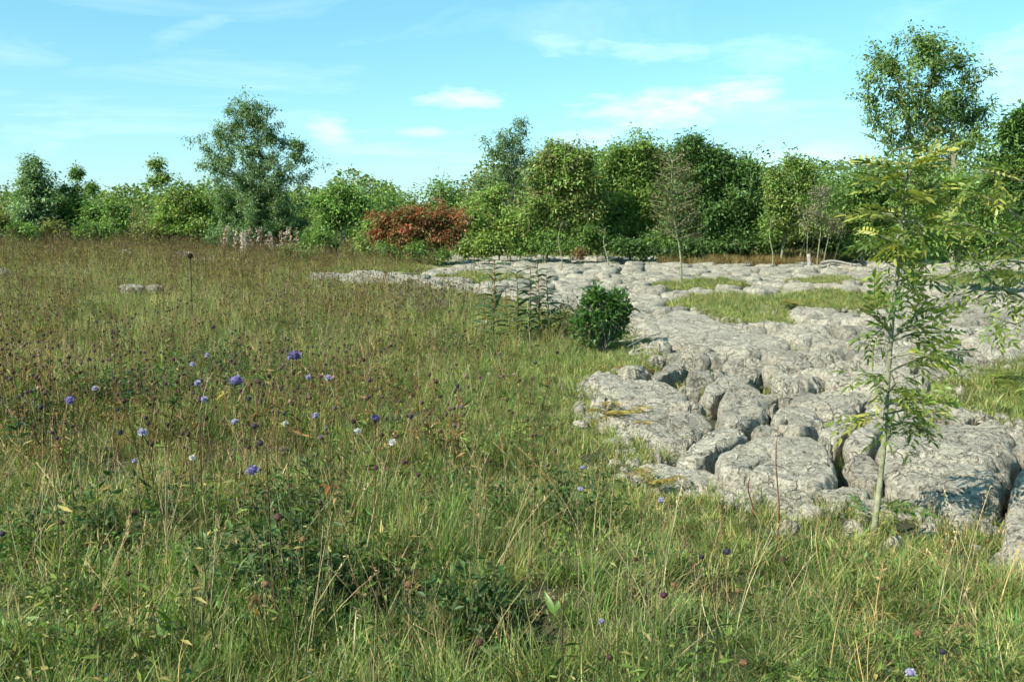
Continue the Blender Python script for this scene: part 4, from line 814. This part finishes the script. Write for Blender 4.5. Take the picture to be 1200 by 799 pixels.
# ------------------------------------------------------------------ near plants with leaves of their own
def leafmesh(L, W, pal, seed, fold=.22, droop=.25, ribs=5):
    """single leaf along +X: midrib fold, droop, tapered both ends"""
    mb = MB(); t = np.linspace(0, 1, ribs + 1); w = W * .5 * np.sin(np.pi * np.clip(t * .97 + .015, 0, 1) ** .8); x = L * t; z = -droop * L * t ** 2
    mid = np.stack([x, 0 * x, z], -1); l = mid + np.stack([0 * x, w, w * fold * 2], -1); r = mid + np.stack([0 * x, -w, w * fold * 2], -1)
    V = np.concatenate([mid, l, r]); n = ribs + 1; i = np.arange(ribs)
    mb.add(V, np.concatenate([np.stack([i, i + 1, n + i + 1, n + i], -1), np.stack([i + 1, i, 2 * n + i, 2 * n + i + 1], -1)]), (), pal); return mb
def pinnate(npair, L, LL, LW, pal, droop=.35):
    """compound ash leaf along +X"""
    mb = MB(); t = np.linspace(0, 1, 8); f = lambda s: np.array([L * s, 0, -droop * L * s * s])
    mb.tube([f(q) for q in t], np.linspace(.0022, .001, 8), 3, (.20, .22, .07), False)
    def lf(p, d, l, w, c):
        d = d / np.linalg.norm(d); s = np.cross(d, [rng.normal(0, .25), rng.normal(0, .25), 1.]); s /= np.linalg.norm(s); u = np.cross(s, d); tt = np.linspace(0, 1, 5); ww = w * .5 * np.array([.12, .85, 1, .6, .03]); dr = rng.uniform(.1, .4)
        m = p + np.outer(tt * l, d) - np.outer(dr * l * tt ** 2, [0, 0, 1]); V = np.concatenate([m, m + ww[:, None] * (s + u * .35), m - ww[:, None] * (s - u * .35)]); i = np.arange(4)
        mb.add(V, np.concatenate([np.stack([i, i + 1, 5 + i + 1, 5 + i], -1), np.stack([i + 1, i, 10 + i, 10 + i + 1], -1)]), (), c)
    for k in range(npair):
        s = .25 + .68 * k / (npair - 1)
        for sg in (1, -1): lf(f(s), np.array([.75, sg, rng.uniform(-.3, .25)]), LL * rng.uniform(.8, 1.1) * (1 - .25 * abs(s - .6)), LW, np.array(pal) * rng.uniform(.75, 1.25))
    lf(f(1.0), np.array([1, 0, -.5]), LL, LW, np.array(pal)); return mb
ASHL = [pinnate(n, L, .068, .021, c, dr).mesh('leaf', M_ash) for n, L, c, dr in [(4, .19, (.17, .235, .045), .35), (5, .22, (.23, .28, .055), .4), (4, .18, (.10, .16, .038), .3), (5, .21, (.31, .31, .07), .5), (3, .16, (.13, .19, .04), .35)]]
def put_leaf(root, me, pos, d, s=1.0, roll=.4):
    o = bpy.data.objects.new('leaf', me); COL.objects.link(o); o.parent = root
    d = Vector(d).normalized(); up = Vector((rng.normal(0, roll), rng.normal(0, roll), 1)); yv = up.cross(d).normalized(); zv = d.cross(yv)
    Mx = Matrix((d, yv, zv)).transposed().to_4x4(); o.rotation_euler = Mx.to_euler(); o.location = Vector(pos) - Vector(root.location); o.scale = (s, s, s); return o
# foreground ash sapling
SD = ground(1022, 632).y; b = ground(1022, 632)
sap = empty('ash_sapling', b, 'slender ash sapling with pinnate leaves standing in front of the pavement', 'tree')
tp = [np.array(at(px, py, SD + dy)) for px, py, dy in [(1022, 636, 0), (1029, 585, 0), (1035, 530, .02), (1039, 470, .04), (1043, 410, .05), (1047, 360, .04), (1052, 320, .03), (1057, 280, .03), (1060, 240, .02), (1063, 205, .01), (1066, 185, 0)]]
mb = MB(); mb.tube(tp, np.array([.026, .0225, .021, .019, .0175, .016, .0135, .011, .008, .0055, .003]) * .52, 12); link('trunk', mb.mesh('trunk', M_bark_pale), sap)
def sptx(y):   # trunk pixel x at image y
    ys = [185, 205, 240, 280, 320, 360, 410, 470, 530, 585, 636]; xs = [1066, 1063, 1060, 1057, 1052, 1047, 1043, 1039, 1035, 1029, 1022]; return float(np.interp(y, ys, xs))
twigs = [ # (start y, end px, end py, depth offset, leaves)
    (396, 1018, 345, -.10, 6), (400, 1100, 345, .05, 7), (385, 1012, 398, .1, 6), (400, 1135, 385, .10, 8), (420, 1120, 418, -.15, 8), (435, 1150, 405, .20, 7), (450, 1008, 430, -.1, 5), (475, 1105, 462, -.15, 7), (485, 1140, 480, .05, 7), (490, 1000, 492, .1, 6), (500, 1110, 500, .2, 5), (460, 1075, 440, -.25, 5),
    (330, 1030, 322, .1, 4), (340, 1090, 310, -.1, 4), (300, 1020, 262, -.1, 6), (290, 1100, 250, .1, 7), (265, 1015, 240, .12, 6), (260, 1105, 275, -.12, 6), (240, 1030, 205, -.1, 6), (235, 1100, 215, .1, 7), (215, 1035, 190, .05, 5), (210, 1090, 185, -.05, 5), (275, 1040, 300, -.2, 5), (310, 1085, 330, .15, 4), (600, 1055, 590, -.1, 3), (605, 1003, 605, .1, 2), (520, 1065, 500, .1, 3)]
for (sy, ex, ey, dy, n) in twigs:
    a = np.array(at(sptx(sy), sy, SD + .02)); e = np.array(at(ex, ey, SD + .02 + dy)); L = np.linalg.norm(e - a); e2 = a + (e - a) * .62
    m_ = (a + e2) / 2 + [0, 0, .02]; mbt = MB(); mbt.tube([a, m_, e2], [.0055, .004, .002], 5); link('twig', mbt.mesh('twig', M_bark_pale), sap)
    n = int(n * 1.6)
    for k in range(n):
        f = rng.uniform(.15, 1.0) if k else 1.0; p = a + (e2 - a) * f; d = (e - a) / L * rng.uniform(.5, 1.1) + rng.normal(0, .5, 3) * [1, 1, .6] + [0, 0, .05]
        put_leaf(sap, ASHL[rng.integers(0, 5)], p, d, rng.uniform(.45, .82))
for k in range(26): 
    yy = rng.uniform(185, 300); p = np.array(at(sptx(yy), yy, SD)); put_leaf(sap, ASHL[rng.integers(0, 5)], p, rng.normal(0, 1, 3) * [1, 1, .4] + [0, 0, .6], rng.uniform(.6, .9))
put_leaf(sap, ASHL[2], at(1050, 200, SD), (-1, 0, .35), .95); put_leaf(sap, ASHL[3], at(1064, 195, SD), (.8, .1, .7), .95)
# bough entering from the right
BD = 7.6; b = ground(1262, 420); bb = Vector((at(1262, 420, BD).x, BD, tz(at(1262, 420, BD).x, BD)))
bo = empty('ash_bush', bb, 'young ash whose leafy boughs reach in from the right edge', 'tree')
mb = MB(); st = [np.array(bb) - [0, 0, .05], np.array(at(1255, 350, BD)), np.array(at(1245, 280, BD)), np.array(at(1232, 200, BD + .1))]; mb.tube(st, [.04, .034, .026, .012], 10); link('trunk', mb.mesh('trunk', M_bark_pale), bo)
for (s0, pts, n) in [((1250, 330), [(1205, 352), (1170, 335), (1130, 318), (1100, 330)], 20), ((1250, 330), [(1215, 300), (1170, 275), (1130, 262), (1098, 268)], 22), ((1245, 290), [(1205, 262), (1165, 235), (1130, 225)], 20), ((1235, 230), [(1205, 215), (1175, 205), (1150, 200)], 16), ((1250, 340), [(1215, 365), (1190, 380), (1165, 372)], 12), ((1248, 310), [(1210, 310), (1180, 305), (1150, 312)], 16), ((1240, 250), [(1270, 220), (1300, 200), (1330, 195)], 16), ((1250, 300), [(1280, 280), (1320, 265), (1350, 270)], 16), ((1232, 205), [(1236, 180), (1245, 160)], 12), ((1250, 340), [(1285, 335), (1320, 345)], 12), ((1150, 325), [(1125, 345), (1105, 352)], 5), ((1160, 330), [(1140, 300), (1160, 290)], 5)]:
    dd = rng.uniform(-.5, .4); P_ = [np.array(at(*s0, BD))] + [np.array(at(px, py, BD + dd * (i + 1) / len(pts))) for i, (px, py) in enumerate(pts)]; mbt = MB(); mbt.tube(P_, np.linspace(.014, .004, len(P_)), 6); link('branch', mbt.mesh('branch', M_bark_pale), bo); n = int(n * 1.15)
    for k in range(n):
        f = rng.uniform(.3, len(P_) - 1.001) if k else len(P_) - 1.001; i = int(f); p = P_[i] + (P_[i + 1] - P_[i]) * (f - i); d = rng.normal(0, .7, 3) * [1, 1, .5] + (P_[-1] - P_[0]) * .4 + [0, 0, -.05]
        put_leaf(bo, ASHL[rng.integers(0, 5)], p, d, rng.uniform(.8, 1.2))
# dark narrow-leaved tall plants at the pavement edge
NLEAF = [leafmesh(.19, .042, c, 0, .25, dr).mesh('leaf', M_ash) for c, dr in [((.045, .085, .03), 1.2), ((.06, .11, .035), 1.5), ((.035, .07, .028), .9)]]
def tallplant(px, pyb, top, label, n=26, s=1.0):
    b = ground(px, pyb); t = at(px + rng.uniform(-3, 3), top, b.y); root = empty('willowherb', b, label, 'plant', 'tall leafy stems at the edge of the pavement')
    mb = MB(); P_ = [np.array(b), (np.array(b) + np.array(t)) / 2 + [.015, 0, 0], np.array(t)]; mb.tube(P_, [.008, .006, .003], 6, (.2, .1, .05)); link('stem', mb.mesh('stem', M_dry), root)
    for k in range(n):
        f = .12 + .88 * k / n; p = np.array(b) + (np.array(t) - np.array(b)) * f; a = k * 2.4 + rng.normal(0, .2); put_leaf(root, NLEAF[k % 3], p, (math.cos(a), math.sin(a) * .6, .75), s * (1.05 - .5 * f), .55)
tallplant(577, 405, 303, 'tall dark stem with narrow drooping leaves, leftmost at the pavement edge', 34, 1.1)
tallplant(632, 402, 300, 'tallest dark leafy stem of the cluster at the pavement edge', 36, 1.15)
tallplant(642, 398, 318, 'dark leafy stem just right of the tallest one', 30, 1.05)
tallplant(606, 400, 318, 'dark leafy stem just left of the tallest one', 30, .95)
tallplant(619, 400, 310, 'thin leafy stem crowded between the tall dark stems', 26, .85)
tallplant(566, 398, 345, 'short leafy stem beside the leftmost tall one', 20, .85)
# bare sticks
def stick(px, pyb, px1, top, r, label, mat=None, D=None, name='bare_stick'):
    b = ground(px, pyb); t = at(px1, top, b.y); mb = MB(); n = 7; tt = np.linspace(0, 1, n); P_ = np.outer(tt, np.array(t) - np.array(b)); P_[:, 0] += .01 * np.sin(tt * 6); mb.tube(P_, np.linspace(r, r * .5, n), 6, (.22, .10, .06)); return tag(link(name, mb.mesh(name, mat or M_bark_pale), loc=b), label, 'stick')
stick(621, 425, 619, 352, .007, 'bare pale stick upright before the tall dark stems')
stick(909, 640, 913, 500, .0035, 'thin red brown stem rising in front of the dark faced block', M_dry, name='dead_weed')
stick(968, 580, 968, 532, .004, 'short brown dead stem right of the dark faced block', M_dry, name='dead_weed')
stick(880, 610, 879, 560, .004, 'short thin dead stem at the grass edge before the blocks', M_dry, name='dead_weed')
# round glossy bush
def shrub(px, pyb, lob, label, pal, L, n, D=None):
    b = ground(px, pyb); D = b.y; s = D / FPX; root = empty('glossy_bush', b, label, 'bush'); mb = MB(); cm = MB()
    for (x_, y_, rx, ry, k) in lob:
        c = np.array(at(x_, y_, D)); d = rng.normal(0, 1, (k, 3)); d /= np.linalg.norm(d, axis=1)[:, None]; q = c + d * [rx * s, rx * s * .8, ry * s] * rng.random((k, 1)) ** .35
        for p in q[:n]: mb.tube([np.array(b), (np.array(b) + p) / 2 + rng.normal(0, .03, 3), p], [.008, .005, .002], 4)
        m = 9; pp = np.repeat(q, m, 0) + rng.normal(0, .025, (len(q) * m, 3)); leaflets(cm, pp, np.repeat(d, m, 0) * .5 + rng.normal(0, .5, (len(q) * m, 3)) + [0, 0, .1], rng.uniform(L * .7, L * 1.2, len(q) * m), L * .4, pal)
    link('stems', mb.mesh('stems', M_bark), root); link('foliage', cm.mesh('foliage', M_ash), root); return root
shrub(708, 412, [(708, 370, 28, 28, 120), (690, 385, 20, 22, 60), (724, 360, 16, 20, 50), (700, 350, 16, 12, 30)], 'rounded dark green glossy bush at the near edge of the pavement', [(.09, .20, .05), (.065, .155, .04), (.13, .24, .06)], .075, 30)
shrub(668, 400, [(668, 375, 18, 22, 36), (655, 390, 14, 12, 20)], 'thin brownish green bush leaning on the glossy bush from the left', [OLV[0], YEL[1], (.16, .10, .04)], .05, 20)
shrub(500, 372, [(470, 345, 30, 18, 40), (510, 345, 34, 20, 50)], 'brown twiggy herb thicket before the pale strip of limestone', [OLV[0], (.16, .11, .05), OLV[2]], .05, 20)
# dead sticks by the bush foot
for k, (x0, y0, x1, y1) in enumerate([(735, 418, 775, 410), (725, 412, 790, 418), (745, 422, 768, 424)]):
    a = ground(x0, y0); c = ground(x1, y1); mb = MB(); a_ = np.array([a.x, a.y, .10]); c_ = np.array([c.x, c.y, .14]); mb.tube([np.zeros(3), (c_ - a_) / 2 + [0, 0, .02], c_ - a_], [.007, .006, .004], 5)
    tag(link('dead_twig', mb.mesh('dead_twig', M_wood), loc=a_), ['bleached twig lying right of the glossy bush foot', 'longest bleached twig beside the glossy bush', 'short bleached twig above the moss cushion'][k], 'twig')
# scabious flowers
HB = [MB() for _ in range(3)]
cols = {'blue': (.24, .19, .44), 'lilac': (.42, .38, .60), 'white': (.62, .60, .62), 'maroon': (.16, .05, .10), 'brown': (.13, .08, .05), 'tan': (.34, .20, .10), 'dark': (.08, .07, .11)}
hm = {}
for nme, c_ in cols.items():
    mb = MB(); head_blob(mb, np.zeros(3), 1.0, c_, 'flower' if nme in ('blue', 'lilac', 'white') else 'seed'); hm[nme] = mb.mesh('flower_head', M_petal)
def flower(px, py, rpx, colr, label, zt=None, group='scabious flowers in the meadow', name='scabious', cat='flower'):
    drop = (py - HZ) / FPX; zt = zt if zt else (.80 if py < 480 else .66 if py < 600 else .5 if py < 690 else .38)
    D = (EYE - zt) / drop; h = at(px, py, D); b = (h.x + rng.normal(0, .03), D + rng.normal(0, .03), tz(h.x, D)); root = empty(name, b, label, cat, group)
    o = bpy.data.objects.new('flower_head', hm[colr]); COL.objects.link(o); o.parent = root; r = rpx * D / FPX; o.location = h - Vector(b); o.scale = (r, r, r * .82); o.rotation_euler = (rng.normal(0, .25), rng.normal(0, .25), rng.uniform(0, 6))
    mb = MB(); e = np.array(h - Vector(b)); t = np.linspace(0, 1, 6)[:, None]; P_ = e * t; P_[:, 0] += rng.normal(0, .03) * np.sin(t[:, 0] * 3.14); P_[:, 1] += rng.normal(0, .03) * np.sin(t[:, 0] * 3.14); mb.tube(P_, np.linspace(.0016, .0010, 6), 5, (.08, .085, .035)); leaflets(mb, P_[[1, 2, 3, 1, 2]], rdir(5, .3), .05, .012, [G1, OL])
    link('stem', mb.mesh('stem', M_dry), root, loc=(0, 0, 0))
for f in [(345, 417, 9, 'blue', 'large violet flower standing highest on the right of the group'), (277, 446, 9.5, 'blue', 'largest round violet flower beside the yellow leaves'), (231, 449, 5, 'lilac', 'small violet flower just left of the largest one'), (226, 427, 4, 'lilac', 'small pale flower above and left of the largest one'), (243, 416, 3.6, 'lilac', 'faint small flower behind the violet group'),
          (82, 469, 6.5, 'blue', 'lone violet flower near the left edge'), (48, 477, 4.5, 'dark', 'dull dark flower left of the lone violet one'), (111, 455, 4, 'lilac', 'tiny pale flower right of the lone violet one'), (167, 506, 6.5, 'lilac', 'pale violet flower in the middle of the left meadow'), (239, 468, 5.5, 'lilac', 'small violet flower below the largest one'), (296, 551, 8, 'blue', 'round violet flower lowest of the group'),
          (440, 490, 6, 'blue', 'deep violet flower at the right of the meadow group'), (460, 518, 5, 'white', 'whitish fading flower below the deep violet one'), (419, 505, 4.5, 'white', 'pale fading flower left of the deep violet one'), (370, 487, 5, 'lilac', 'small violet flower halfway to the deep violet one'), (385, 443, 5, 'lilac', 'small violet flower on a long pale stalk'), (361, 442, 4, 'lilac', 'dull small flower below the large right one'),
          (298, 499, 5, 'dark', 'dull purple seed head above the dark stalk'), (305, 519, 5, 'dark', 'lower dull purple seed head on the dark stalk'), (275, 494, 4.5, 'lilac', 'small dull violet flower left of the dark stalk'), (334, 496, 4.5, 'white', 'whitish ragged flower right of the dark stalk'), (683, 548, 4, 'lilac', 'small grey violet flower in the green grass at the centre'), (680, 573, 4, 'lilac', 'small grey violet flower below the centre one'),
          (852, 646, 6.5, 'dark', 'dusky purple flower below the dark faced block'), (822, 652, 4.5, 'dark', 'small dusky flower left of the dusky purple one'), (778, 697, 6.5, 'maroon', 'maroon flower head above the dark hollow'), (705, 728, 5, 'lilac', 'pale lilac flower in the foreground grass'), (3, 625, 5.5, 'dark', 'dark blue flower at the left edge'), (775, 586, 4.5, 'lilac', 'dull lilac flower at the edge of the low flat slab'), (1067, 788, 7, 'lilac', 'grey lilac flower at the bottom right'), (1104, 763, 5.5, 'dark', 'dim violet flower above the grey lilac one'), (158, 540, 4, 'lilac', 'faint lilac flower in the lower left meadow'), (225, 536, 4, 'white', 'pale ragged flower below the middle meadow one'), (250, 383, 3.5, 'maroon', 'small pink purple flower far back in the meadow')]:
    flower(*f)
for f in [(480, 685, 6.5, 'tan', 'rusty seed head standing in the foreground centre'), (157, 600, 6.5, 'brown', 'dark oval seed head in the lower left grass'), (112, 712, 7, 'tan', 'pale tan seed head in the bottom left grass'), (326, 606, 8, 'brown', 'broken brown seed head on the dark stalk left of centre'), (355, 632, 6, 'tan', 'tan seed head right of the dark stalk'), (150, 672, 5, 'brown', 'small seed head beside the pointed green leaf'),
          (1076, 742, 7, 'tan', 'tall tan seed head at the bottom right'), (872, 776, 7, 'tan', 'orange brown seed head at the bottom right of centre'), (745, 655, 4.5, 'brown', 'small brown seed head in the green grass'), (918, 655, 5, 'brown', 'small dark seed head below the thin red brown stem'), (715, 770, 6, 'brown', 'brown seed head at the bottom right of the hollows'), (562, 752, 7, 'brown', 'brown withered head by the dark hollow at the bottom'), (790, 685, 4.5, 'tan', 'small tan seed head touching the maroon flower'), (312, 684, 6, 'tan', 'tan seed head above the withered orange leaf'), (72, 612, 5, 'brown', 'brown seed head in the left foreground'), (1035, 690, 4, 'brown', 'small brown seed head in the pale grass'), (866, 692, 5, 'tan', 'tan seed head right of the maroon flower')]:
    flower(*f, group='seed heads in the foreground grass', name='seed_head', cat='seed head')
# 200 individual knapweed stems in the nearer meadow
proto = None; cnt = 0
x, y = fan(1500, 3.2, 14, 1.0, -.53, .06, .1)
for xi, yi in zip(x, y):
    if cnt >= 200: break
    if float(pave_mask(np.array([xi]), np.array([yi]))[0]) > -.4 or rng.random() > sstep(.15, -.2, xi / yi): continue
    cnt += 1; L = rng.uniform(.42, .62)
    if cnt <= 4:
        root = empty('knapweed', (xi, yi, tz(xi, yi)), 'brown knapweed seed head on a thin stem in the left meadow', 'seed head', 'knapweed seed heads in the left meadow'); mb = MB(); t = np.linspace(0, 1, 5); lx = rng.normal(0, .06)
        mb.tube(np.stack([lx * t ** 2, .0 * t, .5 * t], -1), .0016, 4, (.12, .09, .04)); leaflets(mb, np.array([[0, 0, z_] for z_ in (.1, .17, .25, .32, .4)]), rdir(5, .5), .05, .009, [OL, G3]); o1 = link('stem', mb.mesh('stem', M_dry), root, loc=(0, 0, 0))
        o2 = bpy.data.objects.new('head', hm[['brown', 'dark', 'brown', 'maroon'][cnt - 1]]); COL.objects.link(o2); o2.parent = root; o2.location = (lx, 0, .5); o2.scale = (.011, .011, .012)
        if cnt == 1: protos = []
        protos.append((root, o1, o2))
    else:
        r0, a0, b0 = protos[int(rng.integers(0, 4))]; r1 = r0.copy(); COL.objects.link(r1); r1.location = (xi, yi, tz(xi, yi)); r1.scale = (1, 1, L / .5); r1.rotation_euler = (rng.normal(0, .08), rng.normal(0, .08), rng.uniform(0, 6.28))
        for q in (a0, b0): c_ = q.copy(); COL.objects.link(c_); c_.parent = r1
# dark dried umbel standing in the far meadow
h = at(223, 300, 13); b = (h.x, 13, tz(h.x, 13)); root = empty('dead_thistle', b, 'dark dead flower head on a straight stem in the far left meadow', 'plant'); mb = MB(); mb.tube([[0, 0, 0], [0, 0, h.z - b[2]]], .008, 5, (.06, .05, .03)); link('stem', mb.mesh('stem', M_dry), root, loc=(0, 0, 0)); mb = MB()
head_blob(mb, np.array([0, 0, h.z - b[2]]), .05, (.05, .04, .03)); link('head', mb.mesh('head', M_dry), root, loc=(0, 0, 0))
# white seeding willowherb before the tall open ash
mbw = []
for i in range(14):
    px = 262 + i * 6.5 + rng.uniform(-3, 3); D = 38 + rng.uniform(-1, 1); p = at(px, 300, D); z = tz(p.x, D); root = empty('seeding_willowherb', (p.x, D, z), '%s white seeding willowherb spike from the left before the tall open ash' % 'first second third fourth fifth sixth seventh eighth ninth tenth eleventh twelfth thirteenth fourteenth'.split()[i], 'plant', 'white seeding spikes before the tall open ash'); mb = MB(); H = rng.uniform(.9, 1.3)
    mb.tube([[0, 0, 0], [.03, 0, H]], .012, 4, (.25, .14, .08)); n = 44; zz_ = rng.uniform(.4, 1, n) * H; leaflets(mb, np.stack([rng.normal(0, .04, n), rng.normal(0, .04, n), zz_], -1), rdir(n, .4), .11, .04, [(.50, .48, .44), (.42, .38, .34), (.3, .24, .2)]); link('spike', mb.mesh('spike', M_dry), root, loc=(0, 0, 0))
# broad-leaved foreground plants
BLEAF = {k: leafmesh(.20, .055, c, 0, .18, .3, 7).mesh('leaf', M_ash) for k, c in {'green': (.10, .19, .03), 'pale': (.13, .18, .06), 'orange': (.36, .20, .07), 'dark': (.06, .11, .03), 'grey': (.17, .21, .13), 'yellow': (.42, .33, .05), 'rust': (.28, .10, .03)}.items()}
def broad(px, py, z, kind, n, s, label, up=.5, name='broadleaf_plant', cat='plant'):
    D = (EYE - z) / ((py - HZ) / FPX); h = at(px, py, D); b = Vector((h.x, D, tz(h.x, D))); root = empty(name, b, label, cat); mb = MB(); mb.tube([[0, 0, 0], [.03, 0, (h.z - b.z) * .5], [.0, 0, (h.z - b.z)]], .0018, 5, (.14, .14, .06)); link('stem', mb.mesh('stem', M_dry), root, loc=(0, 0, 0))
    for k in range(n):
        a = k * 2.4 + rng.normal(0, .3); put_leaf(root, BLEAF[kind], np.array(h) - [0, 0, rng.uniform(0, .3) * (h.z - b.z)], (math.cos(a), math.sin(a), up + rng.normal(0, .25)), s * rng.uniform(.7, 1.2), .3)
broad(200, 735, .10, 'green', 3, .7, 'bright green strap leaves standing at the lower left', 2.6)
broad(292, 648, .34, 'pale', 12, .26, 'pale downy leaved plant above the withered orange leaf', .3)
broad(275, 730, .15, 'dark', 7, .4, 'grey green leaves under the pale downy plant', 1.2)
broad(298, 692, .27, 'orange', 8, .22, 'withered orange leaf curled at the front left', -.9, 'withered_leaf', 'leaf')
broad(650, 715, .08, 'green', 2, .35, 'pale green blade leaf in the foreground centre', 2.0)
broad(570, 760, .12, 'pale', 7, .26, 'pale leaved seedling beside the dark hollow at the bottom', .3)
broad(385, 548, .42, 'rust', 6, .22, 'rusty red leaves among the left meadow grass', 0)
broad(393, 556, .40, 'orange', 3, .2, 'small orange leaf beside the rusty red leaves', 0)
broad(262, 455, .5, 'yellow', 6, .30, 'yellow leaves beside the largest violet flower', .1)
broad(150, 440, .45, 'dark', 26, .30, 'dark leafy herb clump in the left meadow', .5)
broad(205, 452, .42, 'dark', 26, .30, 'dark leafy herb clump below the violet group', .5)
broad(20, 492, .4, 'dark', 18, .35, 'dark leafy herb at the left edge of the meadow', .5)
broad(345, 600, .3, 'dark', 14, .3, 'dark herb at the foot of the dark stalk', .5)
broad(910, 792, .05, 'dark', 10, .4, 'dark green leaf rosette at the bottom edge', .4)
broad(1055, 640, .04, 'pale', 8, .45, 'small leafy shoots around the sapling foot', .8)
# tall dark dead stalk and pale foreground stalks
def stalk(px0, py0, px1, py1, D0, D1, r, col, label, name='grass_stalk'):
    a = at(px0, py0, D0); e = at(px1, py1, D1); mb = MB(); t = np.linspace(0, 1, 8); P_ = np.outer(t, np.array(e - a)); P_[:, 2] += .02 * np.sin(t * 3.1); mb.tube(P_, np.linspace(r, r * .5, 8), 5, col); 
    leaflets(mb, P_[-3:].repeat(4, 0), rdir(12, 1), .02, .004, [col, np.array(col) * .7]); tag(link(name, mb.mesh(name, M_dry), loc=a), label, 'stalk', 'single stalks in the foreground grass')
stalk(322, 760, 312, 525, 3.0, 2.9, .0035, (.10, .07, .04), 'tall dark dead stalk left of centre in the foreground', 'dead_stalk')
stalk(735, 799, 825, 670, 2.75, 3.0, .003, (.42, .33, .19), 'long pale bent stalk crossing the foreground left of the dark hollow')
stalk(770, 799, 842, 735, 2.6, 2.9, .003, (.38, .30, .18), 'pale stalk lying across the foreground right of the long one')
stalk(1168, 720, 1196, 640, 3.2, 3.3, .003, (.50, .38, .18), 'bright straw stalk slanting at the right edge')
stalk(415, 765, 418, 715, 2.8, 2.8, .004, (.38, .36, .22), 'short pale pointed shoot in the dark hollow')
stalk(478, 790, 480, 690, 2.8, 2.9, .0025, (.30, .24, .14), 'pale stem under the rusty seed head')
stalk(1022, 745, 1035, 660, 3.0, 3.0, .002, (.46, .38, .2), 'thin straw stalk below the sapling foot')
stalk(430, 640, 455, 530, 3.3, 3.3, .002, (.46, .38, .22), 'thin pale stalk left of the centre foreground')
stalk(505, 620, 525, 545, 3.4, 3.4, .002, (.46, .38, .22), 'short pale stalk at the centre of the meadow')
stalk(235, 480, 247, 440, 4.0, 4.0, .002, (.46, .38, .22), 'pale stalk beside the violet group')
print('objects', len(bpy.data.objects), 'tris', sum(sum(len(p.vertices) - 2 for p in o.data.polygons) if False else len(o.data.loops) - 2 * len(o.data.polygons) for o in COL.objects if o.type == 'MESH'))
